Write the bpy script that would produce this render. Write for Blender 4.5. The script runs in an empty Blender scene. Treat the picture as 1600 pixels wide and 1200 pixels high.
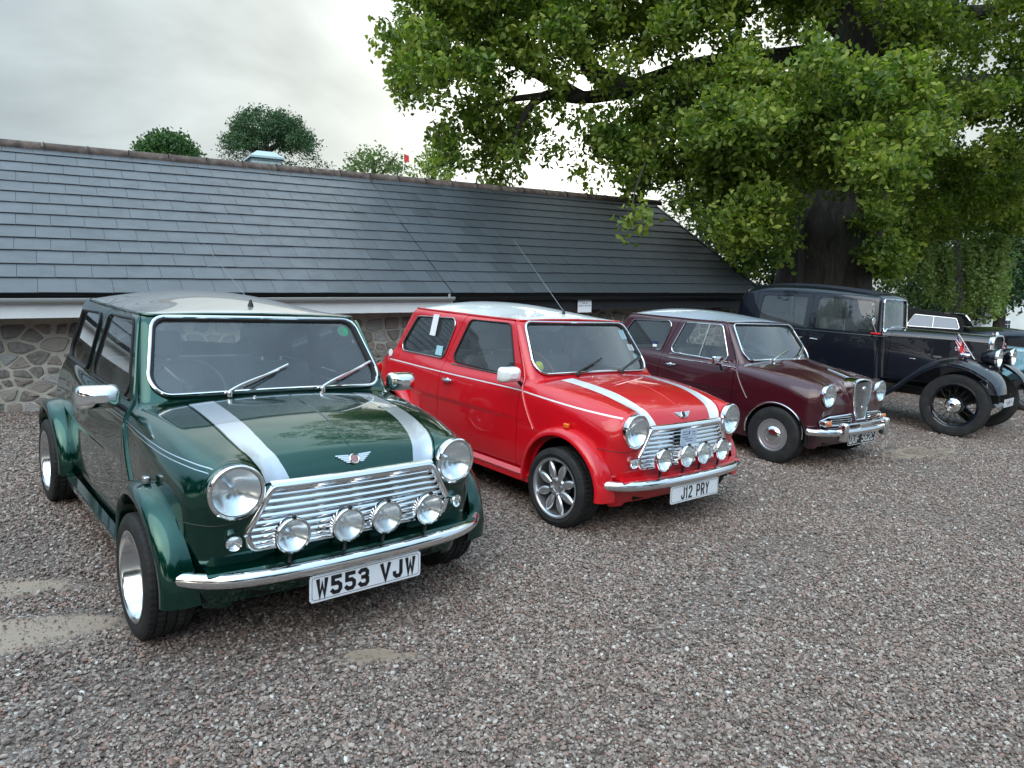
import bpy, math, random
import numpy as np
from mathutils import Matrix, Vector
rng = np.random.default_rng(7)
random.seed(7)
scene = bpy.context.scene
COL = scene.collection
PI = math.pi
R = math.radians
# ------------------------------------------------------------------ camera
# the ground plane is z=0; the yard falls a little to the right, so gravity is tilted against it
FPX, PITCH, ROLL, CAMH = 1107.0, .1421, .0636, 1.5061
cp, sp, cr, sr = math.cos(PITCH), math.sin(PITCH), math.cos(ROLL), math.sin(ROLL)
_w = np.array([0, cp, -sp]); _u0 = np.array([0, sp, cp]); _r0 = np.array([1., 0, 0])
_r = cr * _r0 + sr * _u0; _u = -sr * _r0 + cr * _u0
CAM = np.array([0, 0, CAMH])
cam_data = bpy.data.cameras.new('camera')
cam = bpy.data.objects.new('camera', cam_data); COL.objects.link(cam)
m = Matrix(((_r[0], _u[0], -_w[0], 0), (_r[1], _u[1], -_w[1], 0), (_r[2], _u[2], -_w[2], CAMH), (0, 0, 0, 1)))
cam.matrix_world = m
cam_data.sensor_fit = 'HORIZONTAL'; cam_data.sensor_width = 36
cam_data.lens = 36 * FPX / 1600
cam_data.clip_end = 2000; cam_data.clip_start = .05
scene.camera = cam
# gravity frame: image is level with the horizon on row 458
_pg = math.atan(142 / FPX)
FG = _w * math.cos(_pg) + _u * math.sin(_pg)
UG = _u * math.cos(_pg) - _w * math.sin(_pg)
RG = _r
# ------------------------------------------------------------------ light
scene.view_settings.view_transform = 'Standard'
scene.view_settings.look = 'None'
scene.view_settings.gamma = 1
scene.view_settings.use_curve_mapping = False
scene.view_settings.exposure = 1.24
SUN_AZ, SUN_EL = R(198), R(38)      # behind the camera and a little left: broad soft fill added for the fronts
sdir = (RG * math.sin(SUN_AZ) + FG * math.cos(SUN_AZ)) * math.cos(SUN_EL) + UG * math.sin(SUN_EL)
gdir = (RG * math.sin(.09) + FG * math.cos(.09)) * math.cos(R(12)) + UG * math.sin(R(12))   # where the cloud is thinnest
sd = bpy.data.lights.new('sun', 'SUN'); sd.energy = .8; sd.angle = R(70); sd.color = (1, .95, .86)
sun = bpy.data.objects.new('sun', sd); COL.objects.link(sun)
sun.rotation_euler = Vector(sdir).to_track_quat('Z', 'Y').to_euler()
world = bpy.data.worlds.new('World'); scene.world = world; world.use_nodes = True
nt = world.node_tree; nt.nodes.clear()
def _n(t, **k):
    n = nt.nodes.new(t)
    for a, b in k.items(): setattr(n, a, b)
    return n
def _math(op, a, b=None, c=None):
    n = _n('ShaderNodeMath', operation=op)
    for i, v in enumerate((a, b, c)):
        if v is None: continue
        if isinstance(v, (int, float)): n.inputs[i].default_value = v
        else: nt.links.new(v, n.inputs[i])
    return n.outputs[0]
sky = _n('ShaderNodeTexSky', sky_type='NISHITA', sun_disc=False, sun_elevation=SUN_EL,
         sun_rotation=math.atan2(sdir[0], sdir[1]), dust_density=2.0)
tc = _n('ShaderNodeTexCoord')
sep = _n('ShaderNodeSeparateXYZ'); nt.links.new(tc.outputs['Generated'], sep.inputs[0])
dot = _n('ShaderNodeVectorMath', operation='DOT_PRODUCT'); nt.links.new(tc.outputs['Generated'], dot.inputs[0])
dot.inputs[1].default_value = tuple(gdir)
# cloud deck: noise on the direction flattened like a layer
zz = _math('ADD', _math('MAXIMUM', sep.outputs[2], 0.0), .22)
cx = _math('DIVIDE', sep.outputs[0], zz); cy = _math('DIVIDE', sep.outputs[1], zz)
comb = _n('ShaderNodeCombineXYZ'); nt.links.new(cx, comb.inputs[0]); nt.links.new(cy, comb.inputs[1])
n1 = _n('ShaderNodeTexNoise'); n1.inputs['Scale'].default_value = 1.1; n1.inputs['Detail'].default_value = 5
n1.inputs['Roughness'].default_value = .5; n1.inputs['Distortion'].default_value = .35
nt.links.new(comb.outputs[0], n1.inputs['Vector'])
glow = _math('POWER', _math('MAXIMUM', _math('MULTIPLY_ADD', dot.outputs['Value'], .5, .5), 0.0), 5.0)   # 0..1 towards the sun
glow2 = _math('POWER', _math('MAXIMUM', dot.outputs['Value'], 0.0), 45.0)
lum = _math('ADD', _math('MULTIPLY_ADD', n1.outputs[0], .85, _math('MULTIPLY_ADD', dot.outputs['Value'], -.12, .06)), _math('ADD', _math('MULTIPLY', glow, .19), _math('MULTIPLY', glow2, .9)))
ccol = _n('ShaderNodeMix', data_type='RGBA'); nt.links.new(glow, ccol.inputs[0])
ccol.inputs[6].default_value = (.54, .79, 1.0, 1); ccol.inputs[7].default_value = (.98, 1.0, .91, 1)
lum = _math('MULTIPLY', lum, _math('MULTIPLY_ADD', _math('POWER', _math('MAXIMUM', sep.outputs[2], 0.0), 2.0), 2.3, .52))   # an overcast dome is brightest overhead
cl = _n('ShaderNodeVectorMath', operation='SCALE'); nt.links.new(ccol.outputs[2], cl.inputs[0]); nt.links.new(lum, cl.inputs[3])
sk = _n('ShaderNodeVectorMath', operation='SCALE'); nt.links.new(sky.outputs[0], sk.inputs[0]); sk.inputs[3].default_value = .15
# cloud cover thins away from the sun: broken blue behind the camera
cov = _math('MULTIPLY_ADD', n1.outputs[0], 2.2, _math('MULTIPLY_ADD', dot.outputs['Value'], .85, -.62))
covc = _n('ShaderNodeClamp'); nt.links.new(cov, covc.inputs[0]); covc.inputs[1].default_value = .7
mx = _n('ShaderNodeMix', data_type='RGBA'); nt.links.new(covc.outputs[0], mx.inputs[0])
nt.links.new(sk.outputs[0], mx.inputs[6]); nt.links.new(cl.outputs[0], mx.inputs[7])
bg = _n('ShaderNodeBackground'); nt.links.new(mx.outputs[2], bg.inputs[0]); bg.inputs[1].default_value = 1.0
wo = _n('ShaderNodeOutputWorld'); nt.links.new(bg.outputs[0], wo.inputs[0])
scene.cycles.max_bounces = 8; scene.cycles.transparent_max_bounces = 24
scene.cycles.use_denoising = True
scene.cycles.caustics_reflective = False; scene.cycles.caustics_refractive = False

# ------------------------------------------------------------------ objects
def tag(o, label=None, cat=None, group=None, kind=None):
    if label: o['label'] = label
    if cat: o['category'] = cat
    if group: o['group'] = group
    if kind: o['kind'] = kind
    return o
def empty(name, mat=None, label=None, cat=None, group=None, kind=None, parent=None):
    o = bpy.data.objects.new(name, None); COL.objects.link(o); o.empty_display_size = .1
    if parent: o.parent = parent
    if mat is not None: o.matrix_basis = mat
    return tag(o, label, cat, group, kind)
def linkobj(name, me, parent=None, loc=None, rot=None, mat=None):
    o = bpy.data.objects.new(name, me); COL.objects.link(o)
    if parent: o.parent = parent
    if mat is not None: o.matrix_basis = mat
    if loc is not None: o.location = loc
    if rot is not None: o.rotation_euler = rot
    return o
# ------------------------------------------------------------------ material helper
MATS = {}
class NB:
    def __init__(s, name):
        s.m = bpy.data.materials.new(name); s.m.use_nodes = True; s.t = s.m.node_tree
        s.b = s.t.nodes['Principled BSDF']; s.out = s.t.nodes['Material Output']; MATS[name] = s.m
    def n(s, t, ins=None, **k):
        n = s.t.nodes.new(t)
        for a, b in k.items(): setattr(n, a, b)
        for a, b in (ins or {}).items(): s.put(n.inputs[a], b)
        return n
    def put(s, sock, v):
        if hasattr(v, 'is_output') or isinstance(v, bpy.types.NodeSocket): s.t.links.new(v, sock)
        else:
            if isinstance(v, (tuple, list)) and len(v) == 3 and sock.type == 'RGBA': v = (*v, 1)
            sock.default_value = v
    def set(s, **k):
        mp = dict(col='Base Color', rough='Roughness', metal='Metallic', coat='Coat Weight', coatr='Coat Roughness', spec='Specular IOR Level',
                  normal='Normal', trans='Transmission Weight', ior='IOR', emit='Emission Color', es='Emission Strength', alpha='Alpha', tint='Specular Tint', cn='Coat Normal', sheen='Sheen Weight')
        for a, b in k.items(): s.put(s.b.inputs[mp[a]], b)
        return s
    def obj(s, scale=1.0, kind='Object'):
        tcn = s.n('ShaderNodeTexCoord'); mpn = s.n('ShaderNodeMapping', {'Vector': tcn.outputs[kind]})
        mpn.inputs['Scale'].default_value = (scale,) * 3 if not isinstance(scale, tuple) else scale
        return mpn.outputs[0]
    def noise(s, vec, scale, detail=4, rough=.5, dist=0):
        n = s.n('ShaderNodeTexNoise', {'Vector': vec, 'Scale': scale, 'Detail': detail, 'Roughness': rough, 'Distortion': dist}); return n.outputs[0]
    def ramp(s, fac, stops, interp='LINEAR'):
        n = s.n('ShaderNodeValToRGB', {0: fac}); e = n.color_ramp.elements; n.color_ramp.interpolation = interp
        while len(e) < len(stops): e.new(.5)
        for i, (p, c) in enumerate(stops):
            e[i].position = p; e[i].color = (*c, 1) if isinstance(c, tuple) else (c, c, c, 1)
        return n.outputs[0]
    def mix(s, f, a, b, mode='MIX'):
        n = s.n('ShaderNodeMix', data_type='RGBA', blend_type=mode)
        for i, v in ((0, f), (6, a), (7, b)): s.put(n.inputs[i], v)
        return n.outputs[2]
    def math(s, op, a, b=0.0):
        n = s.n('ShaderNodeMath', {0: a, 1: b}, operation=op); return n.outputs[0]
    def bump(s, h, strength=.3, dist=.01):
        return s.n('ShaderNodeBump', {'Height': h, 'Strength': strength, 'Distance': dist}).outputs[0]
def simple(name, col, rough=.5, metal=0, **k):
    return NB(name).set(col=col, rough=rough, metal=metal, **k)
def paint(name, col, metal=0.0, rough=.35, dirt=.5):
    a = NB(name); v = a.obj()
    n = a.noise(v, 2.3, 5, .6); d = a.ramp(n, [(.45, 0.0), (.8, .05 * dirt)])
    a.set(col=col, metal=metal, rough=rough, coat=1.0, coatr=a.ramp(n, [(.3, .006), (.85, .03)]), spec=.3)
    return a
paint('green_paint', (.0008, .050, .034), .8, .20)
paint('red_paint', (.58, .004, .012), 0, .35)
paint('burgundy_paint', (.045, .004, .010), 0, .35)
paint('black_paint', (.004, .006, .012), 0, .3)
paint('blue_paint', (.20, .38, .46), 0, .35)
paint('silver_paint', (.46, .46, .45), .6, .26)
paint('white_paint', (.80, .85, .85), 0, .35)
paint('pale_grey_paint', (.46, .53, .60), 0, .35)
a = NB('silver_stripe'); a.set(col=(.52, .56, .62), metal=.7, rough=.33, coat=1.0, coatr=.03)
a = NB('white_stripe'); a.set(col=(.75, .78, .80), rough=.35, coat=1.0, coatr=.03)
a = NB('chrome'); v = a.obj(); a.set(col=(.80, .81, .82), metal=1, rough=a.ramp(a.noise(v, 9, 4), [(.35, .05), (.8, .13)]))
a = NB('dull_chrome'); a.set(col=(.62, .63, .64), metal=1, rough=.22)
a = NB('alloy'); a.set(col=(.58, .60, .62), metal=.85, rough=.32)
a = NB('rubber'); v = a.obj(); n = a.noise(v, 14, 5); a.set(col=a.ramp(n, [(.4, (.007, .008, .009)), (.75, (.022, .022, .022))]), rough=.72)
simple('black_trim', (.012, .013, .014), .45)
simple('black_plastic', (.02, .02, .022), .6)
simple('under', (.006, .006, .006), .9)
simple('seat_dark', (.10, .11, .12), .6)
simple('seat_grey', (.14, .15, .155), .7)
simple('cabin_dark', (.07, .075, .08), .8)
simple('wood_rim', (.14, .05, .02), .35)
a = NB('plate_white'); v = a.obj(); a.set(col=a.ramp(a.noise(v, 7, 3), [(.3, (.76, .80, .85)), (.8, (.82, .85, .88))]), rough=.35, coat=.6)
simple('plate_black', (.01, .01, .012), .4)
simple('letter_black', (.008, .008, .01), .4)
simple('letter_silver', (.75, .77, .78), .35)
simple('amber', (.75, .16, .01), .15, coat=1.0)
simple('red_plastic', (.5, .01, .01), .3); simple('badge_centre', (.38, .20, .19), .3, .5)
simple('paper', (.78, .80, .82), .8)
simple('ink', (.10, .12, .22), .8)
simple('sticker_green', (.01, .30, .12), .5)
simple('sticker_blue', (.35, .6, .68), .5)
simple('yellow_cloth', (.75, .75, .02), .8)
simple('flag_blue', (.01, .025, .16), .7)
simple('flag_red', (.55, .02, .03), .7)
simple('flag_white', (.75, .75, .74), .7)
simple('cream_cloth', (.60, .56, .46), .85)
simple('spoke_dark', (.02, .02, .02), .4)
def glass_mat(name, tint=(.80, .88, .86), rough=.005, refl=1.0):
    a = NB(name); t = a.t; t.nodes.remove(a.b)
    tr = a.n('ShaderNodeBsdfTransparent', {0: tint}); gl = a.n('ShaderNodeBsdfGlossy', {'Color': (1, 1, 1), 'Roughness': rough})
    fr = a.n('ShaderNodeFresnel', {'IOR': 1.5}); f2 = a.math('MULTIPLY', fr.outputs[0], 1.75 * refl)
    f3 = a.n('ShaderNodeClamp', {0: f2}).outputs[0]
    dn = a.noise(a.obj(), 3.0, 5, .6); sky_veil = a.n('ShaderNodeBsdfDiffuse', {'Color': (.62, .74, .80)})      # pale blue veil mixed in as sky reflection on the panes
    tr2 = a.n('ShaderNodeMixShader', {0: a.ramp(dn, [(.3, .030), (.7, .062)]), 1: tr.outputs[0], 2: sky_veil.outputs[0]})
    ms = a.n('ShaderNodeMixShader', {0: f3, 1: tr2.outputs[0], 2: gl.outputs[0]}); t.links.new(ms.outputs[0], a.out.inputs[0])
glass_mat('glass', (.93, .98, .97), .005, 1.0)
a = NB('lens_glass'); v = a.obj(); t = a.t; t.nodes.remove(a.b); sx_ = a.n('ShaderNodeSeparateXYZ', {0: v})
bmp = a.bump(a.math('SINE', a.math('MULTIPLY', sx_.outputs[1], 420.0)), .35, .0015)
tr = a.n('ShaderNodeBsdfTransparent', {0: (.95, .98, .99)}); gl = a.n('ShaderNodeBsdfGlossy', {'Roughness': .05, 'Normal': bmp}); df = a.n('ShaderNodeBsdfDiffuse', {'Color': (.8, .87, .89), 'Normal': bmp})
m1 = a.n('ShaderNodeMixShader', {0: .40, 1: gl.outputs[0], 2: df.outputs[0]}); m2_ = a.n('ShaderNodeMixShader', {0: .10, 1: tr.outputs[0], 2: m1.outputs[0]}); t.links.new(m2_.outputs[0], a.out.inputs[0])
a = NB('fluted_lens'); v = a.obj((1, 1, 1)); t = a.t; t.nodes.remove(a.b)
wv = a.n('ShaderNodeTexWave', {'Vector': v, 'Scale': 55.0, 'Distortion': 0.0}, bands_direction='Y')
bp_ = a.bump(wv.outputs['Fac'] if 'Fac' in wv.outputs else wv.outputs[1], .5, .002)
tr = a.n('ShaderNodeBsdfTransparent', {0: (.9, .94, .96)}); gl = a.n('ShaderNodeBsdfGlossy', {'Roughness': .12, 'Normal': bp_, 'Color': (.9, .95, 1)})
dfm = a.n('ShaderNodeMixShader', {0: .36, 1: tr.outputs[0], 2: gl.outputs[0]}); t.links.new(dfm.outputs[0], a.out.inputs[0])
simple('aerial_steel', (.22, .23, .24), .45, .6)
# ------------------------------------------------------------------ mesh toolkit
class MB:
    """collects vertices / faces with a material per face, builds one mesh object"""
    def __init__(s): s.v = []; s.f = []; s.m = []; s.mats = []; s.nv = 0; s.M = None
    def mi(s, mat):
        if mat not in s.mats: s.mats.append(mat)
        return s.mats.index(mat)
    def add(s, V, F, mat='chrome'):
        V = np.asarray(V, float).reshape(-1, 3)
        if s.M is not None: V = V @ np.array(s.M.to_3x3()).T + np.array(s.M.translation)
        k = s.mi(mat); b = s.nv
        s.v.append(V); s.nv += len(V)
        for f in F: s.f.append(tuple(int(i) + b for i in f)); s.m.append(k)
        return s
    def box(s, c, d, mat='chrome', rot=None, taper=1.0):
        c = np.array(c, float); h = np.array(d, float) / 2
        V = np.array([(x, y, z) for z in (-1, 1) for y in (-1, 1) for x in (-1, 1)], float) * h
        V[4:, :2] *= taper
        if rot is not None: V = V @ np.array(rot.to_3x3() if hasattr(rot, 'to_3x3') else rot).T
        return s.add(V + c, [(0, 2, 3, 1), (4, 5, 7, 6), (0, 1, 5, 4), (2, 6, 7, 3), (0, 4, 6, 2), (1, 3, 7, 5)], mat)
    def rbox(s, c, d, r, mat='chrome', rot=None, n=3):
        """box with rounded vertical-profile edges (superellipse-like)"""
        c = np.array(c, float); h = np.array(d, float) / 2; r = min(r, h.min() * .999)
        ax = []
        for a in range(3):
            t = np.linspace(0, PI / 2, n + 1)
            lo = -(h[a] - r) - r * np.cos(t); hi = (h[a] - r) + r * np.sin(t)
            ax.append(np.concatenate([lo, hi]))
        V = []; F = []; k = 2 * n + 2; idx = {}
        def vid(i, j, l):
            key = (i, j, l)
            if key not in idx:
                p = np.array([ax[0][i], ax[1][j], ax[2][l]]); q = np.clip(p, -(h - r), h - r); e = p - q
                # spread evenly: project to the rounded surface
                L = np.linalg.norm(e); p2 = q + (e / L * r if L > 1e-9 else e)
                idx[key] = len(V); V.append(p2)
            return idx[key]
        for a in range(3):
            b, c2 = (a + 1) % 3, (a + 2) % 3
            for side in (0, k - 1):
                for i in range(k - 1):
                    for j in range(k - 1):
                        q = []
                        for (di, dj) in ((0, 0), (1, 0), (1, 1), (0, 1)):
                            t = [0, 0, 0]; t[a] = side; t[b] = i + di; t[c2] = j + dj; q.append(vid(*t))
                        if side == 0: q = q[::-1]
                        F.append(q)
        V = np.array(V)
        if rot is not None: V = V @ np.array(rot.to_3x3() if hasattr(rot, 'to_3x3') else rot).T
        return s.add(V + c, F, mat)
    def grid(s, P, mat='chrome', cu=False, cv=False, flip=False):
        P = np.asarray(P, float); a, b = P.shape[:2]
        F = []
        for i in range(a if cu else a - 1):
            for j in range(b if cv else b - 1):
                q = (i * b + j, ((i + 1) % a) * b + j, ((i + 1) % a) * b + (j + 1) % b, i * b + (j + 1) % b)
                F.append(q[::-1] if flip else q)
        return s.add(P.reshape(-1, 3), F, mat)
    def lathe(s, prof, mat='chrome', o=(0, 0, 0), axis='x', n=32, cap0=False, cap1=False, mats=None):
        """prof: (radius, height along axis); mats: optional material per profile span"""
        prof = np.array(prof, float); t = np.linspace(0, 2 * PI, n, endpoint=False)
        r, h = prof[:, 0], prof[:, 1]; C, S = np.cos(t), np.sin(t)
        P = np.zeros((n, len(prof), 3)); a = 'xyz'.index(axis); b, c = (a + 1) % 3, (a + 2) % 3
        P[..., a] = h[None]; P[..., b] = r[None] * C[:, None]; P[..., c] = r[None] * S[:, None]
        P += np.array(o)
        if mats is None: s.grid(P, mat, cu=True, flip=False)
        else:
            for j in range(len(prof) - 1): s.grid(P[:, j:j + 2], mats[j], cu=True)
        if cap0: s.add(P[:, 0], [tuple(range(n))[::-1]], mat)
        if cap1: s.add(P[:, -1], [tuple(range(n))], mat)
        return s
    def tube(s, pts, r, mat='chrome', n=8, closed=False, cap=True, flat=None, up=None):
        pts = np.asarray(pts, float); k = len(pts)
        rr = np.broadcast_to(np.asarray(r, float), (k,))
        T = np.roll(pts, -1, 0) - np.roll(pts, 1, 0) if closed else np.gradient(pts, axis=0)
        T /= np.linalg.norm(T, axis=1)[:, None] + 1e-12
        up = np.array(up if up is not None else ((0, 0, 1) if abs(T[0][2]) < .9 else (1, 0, 0)), float)
        P = np.zeros((k, n, 3)); A = np.linspace(0, 2 * PI, n, endpoint=False)
        prev = None
        for i in range(k):
            if flat is not None and up is not None: u = up if np.ndim(up) == 1 else up[i]
            else: u = up if prev is None else prev
            a = u - T[i] * (u @ T[i]); a /= np.linalg.norm(a) + 1e-12; prev = a
            b = np.cross(T[i], a); f = flat if flat is not None else 1.0
            P[i] = pts[i] + rr[i] * (np.cos(A)[:, None] * a * f + np.sin(A)[:, None] * b)
        s.grid(P, mat, cu=closed, cv=True)
        if cap and not closed:
            s.add(P[0], [tuple(range(n))[::-1]], mat); s.add(P[-1], [tuple(range(n))], mat)
        return s
    def sphere(s, c, r, mat='chrome', n=12):
        r = np.broadcast_to(np.array(r, float), (3,)); a = np.linspace(0, PI, n // 2 + 2); t = np.linspace(0, 2 * PI, n, endpoint=False)
        P = np.stack([np.sin(a)[None] * np.cos(t)[:, None], np.sin(a)[None] * np.sin(t)[:, None], np.cos(a)[None] + 0 * t[:, None]], -1) * r + np.array(c)
        return s.grid(P, mat, cu=True, flip=True)
    def poly(s, pts2, d0, d1, mat='chrome', fn=None):
        """extrude a 2-D convex-ish polygon between depths d0,d1; fn maps (a,b,d)->xyz"""
        k = len(pts2); V = [fn(a, b, d0) for a, b in pts2] + [fn(a, b, d1) for a, b in pts2]
        F = [tuple(range(k))[::-1], tuple(range(k, 2 * k))] + [(i, (i + 1) % k, k + (i + 1) % k, k + i) for i in range(k)]
        return s.add(V, F, mat)
    def build(s, name, parent=None, smooth=40, loc=None, rot=None, mat=None, label=None):
        me = bpy.data.meshes.new(name)
        V = np.concatenate(s.v) if s.v else np.zeros((0, 3))
        me.from_pydata(V.tolist(), [], s.f)
        for q in s.mats: me.materials.append(MATS[q])
        me.polygons.foreach_set('material_index', s.m)
        if smooth:
            me.polygons.foreach_set('use_smooth', [True] * len(me.polygons)); me.set_sharp_from_angle(angle=R(smooth))
        me.update()
        o = linkobj(name, me, parent, loc, rot, mat)
        if label: o['label'] = label
        return o
def spl(xs, ys):
    """natural cubic spline, linear beyond the ends"""
    xs = np.array(xs, float); ys = np.array(ys, float)
    if xs[0] > xs[-1]: xs, ys = xs[::-1], ys[::-1]
    n = len(xs); h = np.diff(xs); A = np.eye(n); b = np.zeros(n)
    for i in range(1, n - 1):
        A[i, i - 1] = h[i - 1]; A[i, i] = 2 * (h[i - 1] + h[i]); A[i, i + 1] = h[i]
        b[i] = 6 * ((ys[i + 1] - ys[i]) / h[i] - (ys[i] - ys[i - 1]) / h[i - 1])
    M = np.linalg.solve(A, b)
    s0 = (ys[1] - ys[0]) / h[0] - h[0] * (2 * M[0] + M[1]) / 6
    s1 = (ys[-1] - ys[-2]) / h[-1] + h[-1] * (M[-2] + 2 * M[-1]) / 6
    def f(x):
        x = np.asarray(x, float); xc = np.clip(x, xs[0], xs[-1])
        i = np.clip(np.searchsorted(xs, xc) - 1, 0, n - 2); d = h[i]; a = (xs[i + 1] - xc) / d; c = (xc - xs[i]) / d
        y = a * ys[i] + c * ys[i + 1] + ((a ** 3 - a) * M[i] + (c ** 3 - c) * M[i + 1]) * d * d / 6
        return y + np.where(x < xs[0], (x - xs[0]) * s0, 0) + np.where(x > xs[-1], (x - xs[-1]) * s1, 0)
    return f
def smax(a, b, r): return np.minimum(-r, np.maximum(a, b)) + np.hypot(np.maximum(r + a, 0), np.maximum(r + b, 0))
def smin(a, b, r): return -smax(-a, -b, r)
def surface_nets(f, lo, hi, h):
    ax = [np.arange(lo[i], hi[i] + h, h) for i in range(3)]
    X, Y, Z = np.meshgrid(*ax, indexing='ij', sparse=True)
    D = f(X, Y, Z).astype(np.float32) + np.zeros((len(ax[0]), len(ax[1]), len(ax[2])), np.float32)
    S = D < 0
    nx, ny, nz = D.shape
    cnt = np.zeros((nx - 1, ny - 1, nz - 1), np.uint8); acc = np.zeros((nx - 1, ny - 1, nz - 1, 3), np.float32)
    for a in range(3):
        b, c = [q for q in range(3) if q != a]
        for ob in (0, 1):
            for oc in (0, 1):
                s0 = [slice(None)] * 3; s1 = [slice(None)] * 3
                s0[a] = slice(0, -1); s1[a] = slice(1, None)
                for q, o in ((b, ob), (c, oc)):
                    sl = slice(o, D.shape[q] - 1 + o); s0[q] = sl; s1[q] = sl
                s0, s1 = tuple(s0), tuple(s1)
                cr_ = S[s0] != S[s1]; ii = np.nonzero(cr_)
                d0 = D[s0][ii]; d1 = D[s1][ii]; t = d0 / (d0 - d1)
                add = np.zeros((len(t), 3), np.float32); add[:, a] = t; add[:, b] = ob; add[:, c] = oc
                acc[ii] += add; cnt[ii] += 1
    act = cnt > 0; ids = np.full(act.shape, -1, np.int64); idx = np.nonzero(act); ids[idx] = np.arange(len(idx[0]))
    V = (np.stack(idx, -1) + acc[idx] / cnt[idx][:, None]) * h + np.array([q[0] for q in ax])
    F = []
    for a in range(3):
        b, c = (a + 1) % 3, (a + 2) % 3
        s0 = [slice(1, -1)] * 3; s1 = [slice(1, -1)] * 3; s0[a] = slice(0, -1); s1[a] = slice(1, None)
        A0, A1 = S[tuple(s0)], S[tuple(s1)]; ii = np.nonzero(A0 != A1); flip = A0[ii]
        base = [ii[0].copy(), ii[1].copy(), ii[2].copy()]
        for q in (b, c): base[q] = base[q] + 1
        def cell(db, dc):
            k = [base[0], base[1], base[2]]; k = list(k); k[b] = k[b] - db; k[c] = k[c] - dc; return ids[tuple(k)]
        q = np.stack([cell(1, 1), cell(0, 1), cell(0, 0), cell(1, 0)], -1)
        q[~flip] = q[~flip][:, ::-1]; F.append(q)
    return V, np.concatenate(F)
def grad(f, V, e=1e-3):
    G = np.zeros_like(V)
    for a in range(3):
        d = np.zeros(3); d[a] = e
        P, Q = V + d, V - d
        G[:, a] = (f(P[:, 0], P[:, 1], P[:, 2]) - f(Q[:, 0], Q[:, 1], Q[:, 2])) / (2 * e)
    return G
def project(f, V, it=4):
    V = np.array(V, float)
    for _ in range(it):
        G = grad(f, V); d = f(V[:, 0], V[:, 1], V[:, 2]); g2 = np.maximum((G ** 2).sum(1), .05)
        st = (d / g2)[:, None] * G; L = np.linalg.norm(st, axis=1)[:, None]; st *= np.minimum(1, .03 / (L + 1e-9)); V -= st
    G = grad(f, V, 2.5e-3)
    return V, G / (np.linalg.norm(G, axis=1)[:, None] + 1e-9)
class Sh:
    """triangle shell with analytic normals, cut by scalar fields"""
    def __init__(s, V, N, F): s.V, s.N, s.F = V, N, F
    def split(s, f, gap=0.0):
        """returns (f<-gap, f>gap) parts"""
        return s.clip(f + gap), s.clip(-f + gap)
    def clip(s, f):
        f = np.where(np.abs(f) < 1e-7, 1e-7, f); ins = f < 0; T = s.F; k = ins[T].sum(1)
        out = [T[k == 3]]; newV = []; 
        n0 = len(s.V)
        A = T[k == 1]; B = T[k == 2]
        def rot(T_, want):
            m_ = ins[T_] == want; r_ = np.argmax(m_, 1)
            return np.stack([T_[np.arange(len(T_)), (r_ + j) % 3] for j in range(3)], 1)
        A = rot(A, True); B = rot(B, False)     # A[:,0] inside ; B[:,0] outside
        E = np.concatenate([A[:, [0, 1]], A[:, [0, 2]], B[:, [0, 1]], B[:, [0, 2]]])
        Es = np.sort(E, 1); key = Es[:, 0] * (n0 + 1) + Es[:, 1]
        u, inv = np.unique(key, return_inverse=True); a = u // (n0 + 1); b = u % (n0 + 1)
        t = (f[a] / (f[a] - f[b]))[:, None]
        V2 = s.V[a] + t * (s.V[b] - s.V[a]); N2 = s.N[a] + t * (s.N[b] - s.N[a]); N2 /= np.linalg.norm(N2, axis=1)[:, None] + 1e-9
        inv = inv.reshape(-1) + n0; na, nb = len(A), len(B)
        if na: out.append(np.stack([A[:, 0], inv[:na], inv[na:2 * na]], 1))
        if nb:
            p, q = inv[2 * na:2 * na + nb], inv[2 * na + nb:]
            out.append(np.stack([p, B[:, 1], B[:, 2]], 1)); out.append(np.stack([p, B[:, 2], q], 1))
        F = np.concatenate(out); V = np.concatenate([s.V, V2]); N = np.concatenate([s.N, N2])
        used = np.zeros(len(V), bool); used[F.reshape(-1)] = True; mp = np.cumsum(used) - 1
        return Sh(V[used], N[used], mp[F])
    def x(s): return s.V[:, 0]
    def y(s): return s.V[:, 1]
    def z(s): return s.V[:, 2]
    def offset(s, d): return Sh(s.V + s.N * d, s.N, s.F)
    def flange(s, d):
        """turn the open rim inwards by d"""
        if not len(s.F): return s
        E = np.concatenate([s.F[:, [0, 1]], s.F[:, [1, 2]], s.F[:, [2, 0]]]); n = len(s.V)
        key = np.sort(E, 1) @ np.array([n, 1]); u, inv, c = np.unique(key, return_inverse=True, return_counts=True)
        B = E[c[inv.reshape(-1)] == 1]
        if not len(B): return s
        P, Q = s.V[B[:, 0]], s.V[B[:, 1]]; Np, Nq = s.N[B[:, 0]], s.N[B[:, 1]]
        Nf = np.cross(Q - P, (Np + Nq)); Nf /= np.linalg.norm(Nf, axis=1)[:, None] + 1e-9
        k = len(B); V = np.concatenate([s.V, P, Q, Q - Nq * d, P - Np * d]); N = np.concatenate([s.N, Nf, Nf, Nf, Nf])
        i = np.arange(k) + n
        F = np.concatenate([s.F, np.stack([i + k, i, i + 3 * k], 1), np.stack([i + k, i + 3 * k, i + 2 * k], 1)])
        return Sh(V, N, F)
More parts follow.
